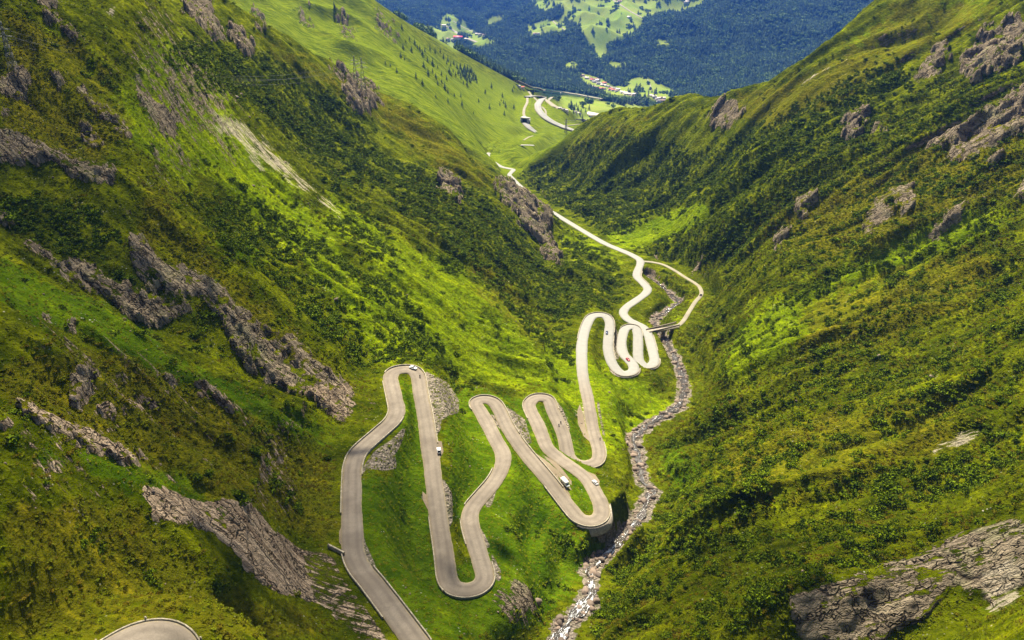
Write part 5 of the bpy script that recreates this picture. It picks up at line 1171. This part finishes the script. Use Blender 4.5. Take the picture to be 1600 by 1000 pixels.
# ------------------------------------------------------------------ pylons and wires
def pylon(base, h, rz, lb, bar=.16):
    r = empty("power_pylon", base, rz); tag(r, lb, "pylon")
    w0, w1 = h * .085, h * .018
    m = MB(); lv = [0, .2, .38, .54, .68, .8, .9, 1.0]
    wz = [w0 + (w1 - w0) * min(1, z / .8) for z in lv]
    for k in range(len(lv) - 1):
        za, zb2 = lv[k] * h, lv[k + 1] * h; a, b = wz[k], wz[k + 1]; ca = [(-a, -a), (a, -a), (a, a), (-a, a)]; cb = [(-b, -b), (b, -b), (b, b), (-b, b)]
        for i in range(4):
            j = (i + 1) % 4
            m.bar((*ca[i], za - (2 if k == 0 else 0)), (*cb[i], zb2), bar); m.bar((*ca[i], za), (*cb[j], zb2), bar * .6); m.bar((*ca[j], za), (*cb[i], zb2), bar * .6); m.bar((*cb[i], zb2), (*cb[j], zb2), bar * .6)
    m.build("lattice_mast", metal_p, r)
    for z, wd in ((.70, .19), (.84, .15)):
        m = MB(); z *= h; wd *= h
        for s in (-1, 1):
            m.bar((0, 0, z + .035 * h), (s * wd, 0, z), bar * .8); m.bar((0, w1, z), (s * wd, 0, z), bar * .8); m.bar((0, -w1, z), (s * wd, 0, z), bar * .8); m.bar((s * wd, 0, z), (s * wd, 0, z - .035 * h), bar * .7)
        m.build("crossarm", metal_p, r)
    return r
def wire(a, b, sag, name, lb, rad=.07):
    a, b = np.array(a), np.array(b); n = 24; m = MB(); pts = [a + (b - a) * t + np.array([0, 0, -4 * sag * t * (1 - t)]) for t in np.linspace(0, 1, n)]
    for p_, q2 in zip(pts[:-1], pts[1:]): m.bar(p_, q2, rad, 3)
    return tag(m.build(name, metal_p), lb, "power line", "power lines across the valley side")
pb = hit([556, 568], [128, 138])
pw = math.radians(15)
pylon(pb[0] - [0, 0, 1], 31, pw, "lattice pylon, the left one of the pair on the golden ridge"); pylon(pb[1] - [0, 0, 1], 36, pw, "taller lattice pylon, right one of the pair on the golden ridge")
pl = hit([22], [112])[0]; pylon(pl, 26, pw, "thin lattice pylon at the upper left edge of the picture", .12)
fp_ = hit([884, 1013, 1022], [207, 152, 153], 1500.)
pylon(fp_[0], 34, pw, "small dark pylon beside the pale curving main road", .3); pylon(fp_[1], 40, pw, "dark pylon, left one of the two in front of the green field by the village", .5); pylon(fp_[2], 40, pw, "dark pylon, right one of the two in front of the green field by the village", .5)
def arm(base, h, z, s): return np.array(base) + [s * math.cos(pw) * h * z[1], s * math.sin(pw) * h * z[1], h * (z[0] - .035)]
k = 0
for bs, hh in ((pb[0], 31), (pb[1], 36)):
    for zz in ((.70, .19), (.84, .15)):
        for s in (-1, 1):
            e_ = arm(pl, 26, zz, s) + [0, 0, 0]
            wire(arm(bs, hh, zz, s), e_ + (np.array([-20, -10, 4]) if hh == 31 else 0), 22, "power_line", "thin power line hanging across the left slope to the pair of pylons", .055)
for s in (-1, 1):
    wire(arm(pb[1], 36, (.84, .15), s), arm(fp_[0], 34, (.84, .15), s), 40, "power_line", "thin power line running down the valley from the golden ridge", .07)
    wire(arm(fp_[0], 34, (.84, .15), s), arm(fp_[1], 40, (.84, .15), s), 25, "power_line", "thin power line above the dark spruces by the depot", .14)
    wire(arm(fp_[0], 34, (.70, .19), s), arm(fp_[2], 40, (.70, .19), s), 25, "power_line", "thin power line above the dark spruces by the depot", .14)

# ------------------------------------------------------------------ roads and houses down the valley
def far_road(name, pts, hw, mat, lb, lift=.6, rmin=1150., thick=4):
    q_ = hit([p[0] for p in pts], [p[1] for p in pts], rmin); s = np.r_[0, np.cumsum(np.linalg.norm(np.diff(q_[:, :2], axis=0), axis=1))]
    t = np.arange(0, s[-1], 4.0); L = np.stack([np.interp(t, s, q_[:, k]) for k in range(2)], -1)
    for _ in range(10): L[1:-1] = .25 * L[:-2] + .5 * L[1:-1] + .25 * L[2:]
    z = ground(L[:, 0], L[:, 1]); T, N = frame2d(np.c_[L, z])
    z = np.maximum.reduce([ground(L[:, 0] + N[:, 0] * o, L[:, 1] + N[:, 1] * o) for o in (-hw, -hw / 2, 0, hw / 2, hw)])
    for _ in range(6): z[1:-1] = np.maximum(z[1:-1], .5 * (z[:-2] + z[2:]))
    return tag(ribbon(name, np.c_[L, z + lift], hw, mat, thick=thick), lb, kind="structure")
for L, (nm_, pts, hw, mt, lb, rmin, lift) in zip(far_lines, FAR_ROADS):
    tag(ribbon(nm_, L + [0, 0, lift], hw, asphalt if mt == 0 else gravel, thick=3), lb, kind="structure")
far_road("motorway", [(806,134),(830,142),(850,144),(880,147),(905,151),(925,155),(942,158)], 7, gravel, "pale motorway across the valley floor", 9, 2500., 3)
cols = {"grey": plain("grey_roof", (.17, .16, .16), .8), "brown": plain("brown_roof", (.20, .13, .09), .8), "red": plain("red_roof", (.42, .09, .06), .8), "pale": plain("pale_roof", (.48, .44, .38), .8), "crimson": plain("crimson_roof", (.55, .02, .06), .5)}
render_m, timber_m = plain("rendered_wall", (.58, .52, .44), .9), plain("timber_wall", (.20, .12, .07), .9)
pane_m = paint("house_window", (.03, .04, .05), .2)
def house(p, rz, L, W, H, roof, lb, cat="house", name="house", group="houses of the village", wall=None, pitch=.42, nwin=4):
    r = empty(name, p, rz); tag(r, lb, cat, group); h, w = L / 2, W / 2; wall = wall or render_m
    m = MB(); m.box(-h, h, -w, w, -6, H); m.add([(-h, -w, H), (-h, w, H), (-h, 0, H + w * pitch), (h, -w, H), (h, w, H), (h, 0, H + w * pitch)], [(0, 1, 2), (3, 5, 4), (0, 2, 5, 3), (1, 4, 5, 2)]); wo_ = m.build("wall", wall, r)
    m = MB(); o = .09 * W; z = H + w * pitch; dz = o * pitch
    for s in (-1, 1):
        V = [(-h - o, s * (w + o), H - dz + .1), (h + o, s * (w + o), H - dz + .1), (h + o, 0, z + .1), (-h - o, 0, z + .1)]; V2 = [(x, y, zz + .5) for x, y, zz in V]
        m.add(V + V2, [(0, 1, 2, 3), (7, 6, 5, 4), (0, 4, 5, 1), (1, 5, 6, 2), (3, 2, 6, 7), (0, 3, 7, 4)])
    rf = m.build("roof", cols[roof], r)
    m = MB(); m.box(h * .3, h * .3 + W * .1, -W * .15, -W * .05, H + w * pitch * .5, H + w * pitch + 1.6); m.build("chimney", wall, rf)
    for k in range(nwin):
        x = -h + L * (k + .5) / nwin
        m = MB(); m.box(x - L / nwin * .18, x + L / nwin * .18, -w - .06, -w + .04, H * .35, H * .7); m.build("window", pane_m, r)
    return r
hs = hit([927, 953, 940], [184, 181, 189], 1500.)
house(hs[0] + [0, 0, 1], math.radians(-38), 62, 30, 13, "pale", "large pale flat-roofed hall on the yard behind the right ridge", "hall", "depot_hall", None, None, .08, 9)
house(hs[1] + [0, 0, 1], math.radians(-12), 26, 16, 9, "brown", "square brown-walled building right of the large hall", "building", "depot_building", None, timber_m, .1, 4)
house(hs[2] + [0, 0, 1], math.radians(-38), 20, 18, 6, "red", "low orange building against the corner of the large hall", "building", "depot_annexe", None, None, .1, 3)
lg = hit([985], [176], 2000.)[0]; house(lg + [0, 0, 0], math.radians(-4), 115, 12, 7, "brown", "long low dark building behind the right ridge", "building", "barracks", None, timber_m, .2, 12)
rh = hit([716], [60], 4500.)[0]; house(rh, math.radians(-8), 62, 36, 12, "crimson", "large building with a crimson roof by the railway yard", "building", "factory", None, None, .3, 8)
def lab(u, v):
    return None
strips = [((908,119),(940,128),5,"brown"),((915,123),(948,133),5,"pale"),((906,131),(935,139),6,"grey"),((925,129),(962,140),6,"grey"),((938,138),(965,145),5,"red"),((958,139),(985,149),5,"pale"),((968,146),(998,152),5,"pale"),((1017,151),(1040,157),5,"pale"),((1022,157),(1045,162),4,"grey"),((1050,158),(1066,162),3,"grey")]
names_ = ["on the village's upper edge", "in the second row of the village", "by the dark wood", "in the middle of the village", "in the lower row of the village", "below the green field",
          "at the village's right end", "behind the two pylons", "in the row behind the ridge", "just above the right ridge"]
for (a, b, n, rc), nm in zip(strips, names_):
    for k in range(n):
        t = (k + .5) / n; u = a[0] + (b[0] - a[0]) * t + random.uniform(-2, 2); v = a[1] + (b[1] - a[1]) * t + random.uniform(-1, 1)
        p = hit([u], [v], 2500.)[0]; L_ = random.uniform(15, 26); rc2 = rc if random.random() < .7 else random.choice(["grey", "brown", "red", "pale"])
        pos = "leftmost" if k == 0 else "rightmost" if k == n - 1 else ["second", "third", "fourth", "fifth"][k - 1] + " from the left"
        house(p, random.uniform(-.9, .5), L_, L_ * .62, random.uniform(6, 10), rc2, "%s-roofed house, %s, %s" % (rc2, pos, nm), nwin=3)
for (u, v), rc, lb in (((1076,159),"crimson","house with a bright red roof beside the right ridge, right of the village"), ((1070,157),"pale","pale house left of the red-roofed one by the right ridge"), ((836,54),"brown","brown chalet at the corner of the upper left meadow"), ((841,54),"grey","grey chalet beside the brown one on the upper left meadow"),
   ((985,41),"brown","lone brown barn in the middle of the upper meadow"), ((983,28),"pale","small pale barn on the upper meadow"), ((1071,5),"grey","grey barn on the highest right meadow"), ((1074,4),"pale","pale barn right of the grey one on the highest meadow"), ((968,4),"brown","brown house by the pale road at the top of the picture"),
   ((666,49),"red","orange-roofed farmhouse left of the railway yard"), ((676,49),"pale","white house right of the orange farmhouse"), ((750,55),"grey","grey house right of the railway yard"), ((745,54),"pale","pale house between the yard and the wood"), ((757,56),"brown","brown house at the edge of the dark wood"),
   ((686,38),"grey","grey shed at the upper end of the railway yard"), ((694,41),"pale","pale shed beside the upper railway yard"), ((708,63),"grey","grey warehouse left of the crimson roof"), ((728,62),"pale","pale warehouse right of the crimson roof"), ((700,62),"brown","brown house below the railway yard"),
   ((816,138),"red","small red-roofed house at the end of the green shoulder"), ((811,136),"pale","small pale house on the edge of the green shoulder"), ((905,178),"pale","small pale house among trees left of the large hall"), ((899,176),"grey","grey shed among trees left of the large hall"), ((880,172),"grey","grey shed at the end of the junction road"), ((884,174),"pale","long pale shed at the end of the junction road"), ((875,170),"pale","pale kiosk on the junction road")):
    near_ = v > 130; p = hit([u], [v], 1500. if near_ else 3500.)[0]; L_ = random.uniform(9, 13) if near_ else random.uniform(22, 32)
    if u > 1060 and v > 100: L_ = 24
    house(p, random.uniform(-.8, .4), L_, L_ * .6, L_ * .33, rc, lb, nwin=3, group="houses scattered through the valley")
# viaduct piers
for k, (u, v) in enumerate([(835,143),(848,144.5),(862,146),(876,147.5),(890,149),(905,151),(920,154)]):
    p = hit([u], [v], 2500.)[0]; m = MB(); m.box(-1.5, 1.5, -3.5, 3.5, -6, 8.0); o = m.build("motorway_pier", render_m); o.location = p; tag(o, "concrete pier under the pale motorway across the valley floor", "pier", "piers under the motorway")
# tunnel portal and avalanche wall
tp = hit([820], [191], 1150.)[0]; pt = empty("tunnel_portal", tp, math.radians(-30)); tag(pt, "dark tunnel mouth above the short piece of pale road", "tunnel portal")
conc_m = plain("concrete", (.36, .34, .30), .9)
m = MB(); m.box(-11, -7.5, -3, 8, -4, 9); m.box(7.5, 11, -3, 8, -4, 9); m.box(-11, 11, -3, 8, 9, 11.5); m.build("portal_frame", conc_m, pt)
m = MB(); m.box(-7.4, 7.4, 3, 7.6, -4, 8.9); m.build("portal_opening", dark_p, pt)
# ------------------------------------------------------------------ valley air
zb = float(GZ.min()) - 1.0; zt = max(float(GZ.max()), 0.0) + 6.0
xs, y0_, y1_ = 7600.0, -60.0, 9300.0
V = [(x, y, z) for z in (zb, zt) for x, y in ((-xs, y0_), (xs, y0_), (xs, y1_), (-xs, y1_))]
hz = mesh_np("haze", V, [(3, 2, 1, 0), (4, 5, 6, 7), (0, 1, 5, 4), (1, 2, 6, 5), (2, 3, 7, 6), (3, 0, 4, 7)], smooth=False)
hm = bpy.data.materials.new("valley_air"); hm.use_nodes = True; t_ = hm.node_tree
t_.nodes.remove(t_.nodes["Principled BSDF"])
pv = t_.nodes.new("ShaderNodeVolumePrincipled"); pv.inputs["Color"].default_value = (.08, .27, 1.0, 1); pv.inputs["Density"].default_value = 2.7e-5; pv.inputs["Anisotropy"].default_value = .1
t_.links.new(pv.outputs[0], t_.nodes["Material Output"].inputs["Volume"])
hz.data.materials.append(hm); tag(hz, kind="stuff")

# ------------------------------------------------------------------ unseen clouds, added above the view to darken the slopes
cm = bpy.data.materials.new("shade_cloud_vapour"); cm.use_nodes = True; t_ = cm.node_tree; t_.nodes.remove(t_.nodes["Principled BSDF"])
pv = t_.nodes.new("ShaderNodeVolumePrincipled"); pv.inputs["Color"].default_value = (1, 1, 1, 1); pv.inputs["Density"].default_value = .0038; pv.inputs["Anisotropy"].default_value = .5
t_.links.new(pv.outputs[0], t_.nodes["Material Output"].inputs["Volume"])
def shade_cloud(gx, gy, gz, rx_, ry_, th, seed, lb, alt=330.):
    t = (alt - gz) / sd.z; c = (gx + sd.x * t, gy + sd.y * t, alt)
    bm = bmesh.new(); bmesh.ops.create_icosphere(bm, subdivisions=5, radius=1.0)
    co = np.array([v.co[:] for v in bm.verts]); a = np.arctan2(co[:, 1], co[:, 0])
    k = 1 + .38 * gnoise(co[:, 0] * 1.6 + seed * 9.1, co[:, 1] * 1.6 + co[:, 2] * .7, seed) + .22 * gnoise(co[:, 0] * 4.2 + seed, co[:, 1] * 4.2 + co[:, 2], seed + 1)
    for v, q_, kk in zip(bm.verts, co, k): v.co = (q_[0] * rx_ * kk, q_[1] * ry_ * kk, q_[2] * th * .5 * kk * (1.0 if q_[2] > 0 else .5))
    me = bpy.data.meshes.new("shade_cloud"); bm.to_mesh(me); bm.free(); me.materials.append(cm)
    o = bpy.data.objects.new("shade_cloud", me); o.location = c; C.objects.link(o); tag(o, lb, "shade_cloud", kind="stuff")
shade_cloud(-165, 250, -140, 170, 165, 240, 3, "cloud added out of view to shade the left spur")
shade_cloud(-250, 430, -140, 120, 110, 190, 8, "cloud added out of view to shade the left cliffs")
shade_cloud(150, 190, -225, 120, 80, 90, 5, "cloud added out of view to shade the near right slope")
shade_cloud(10, 210, -210, 130, 80, 190, 6, "cloud added out of view to shade the lowest legs of the road")
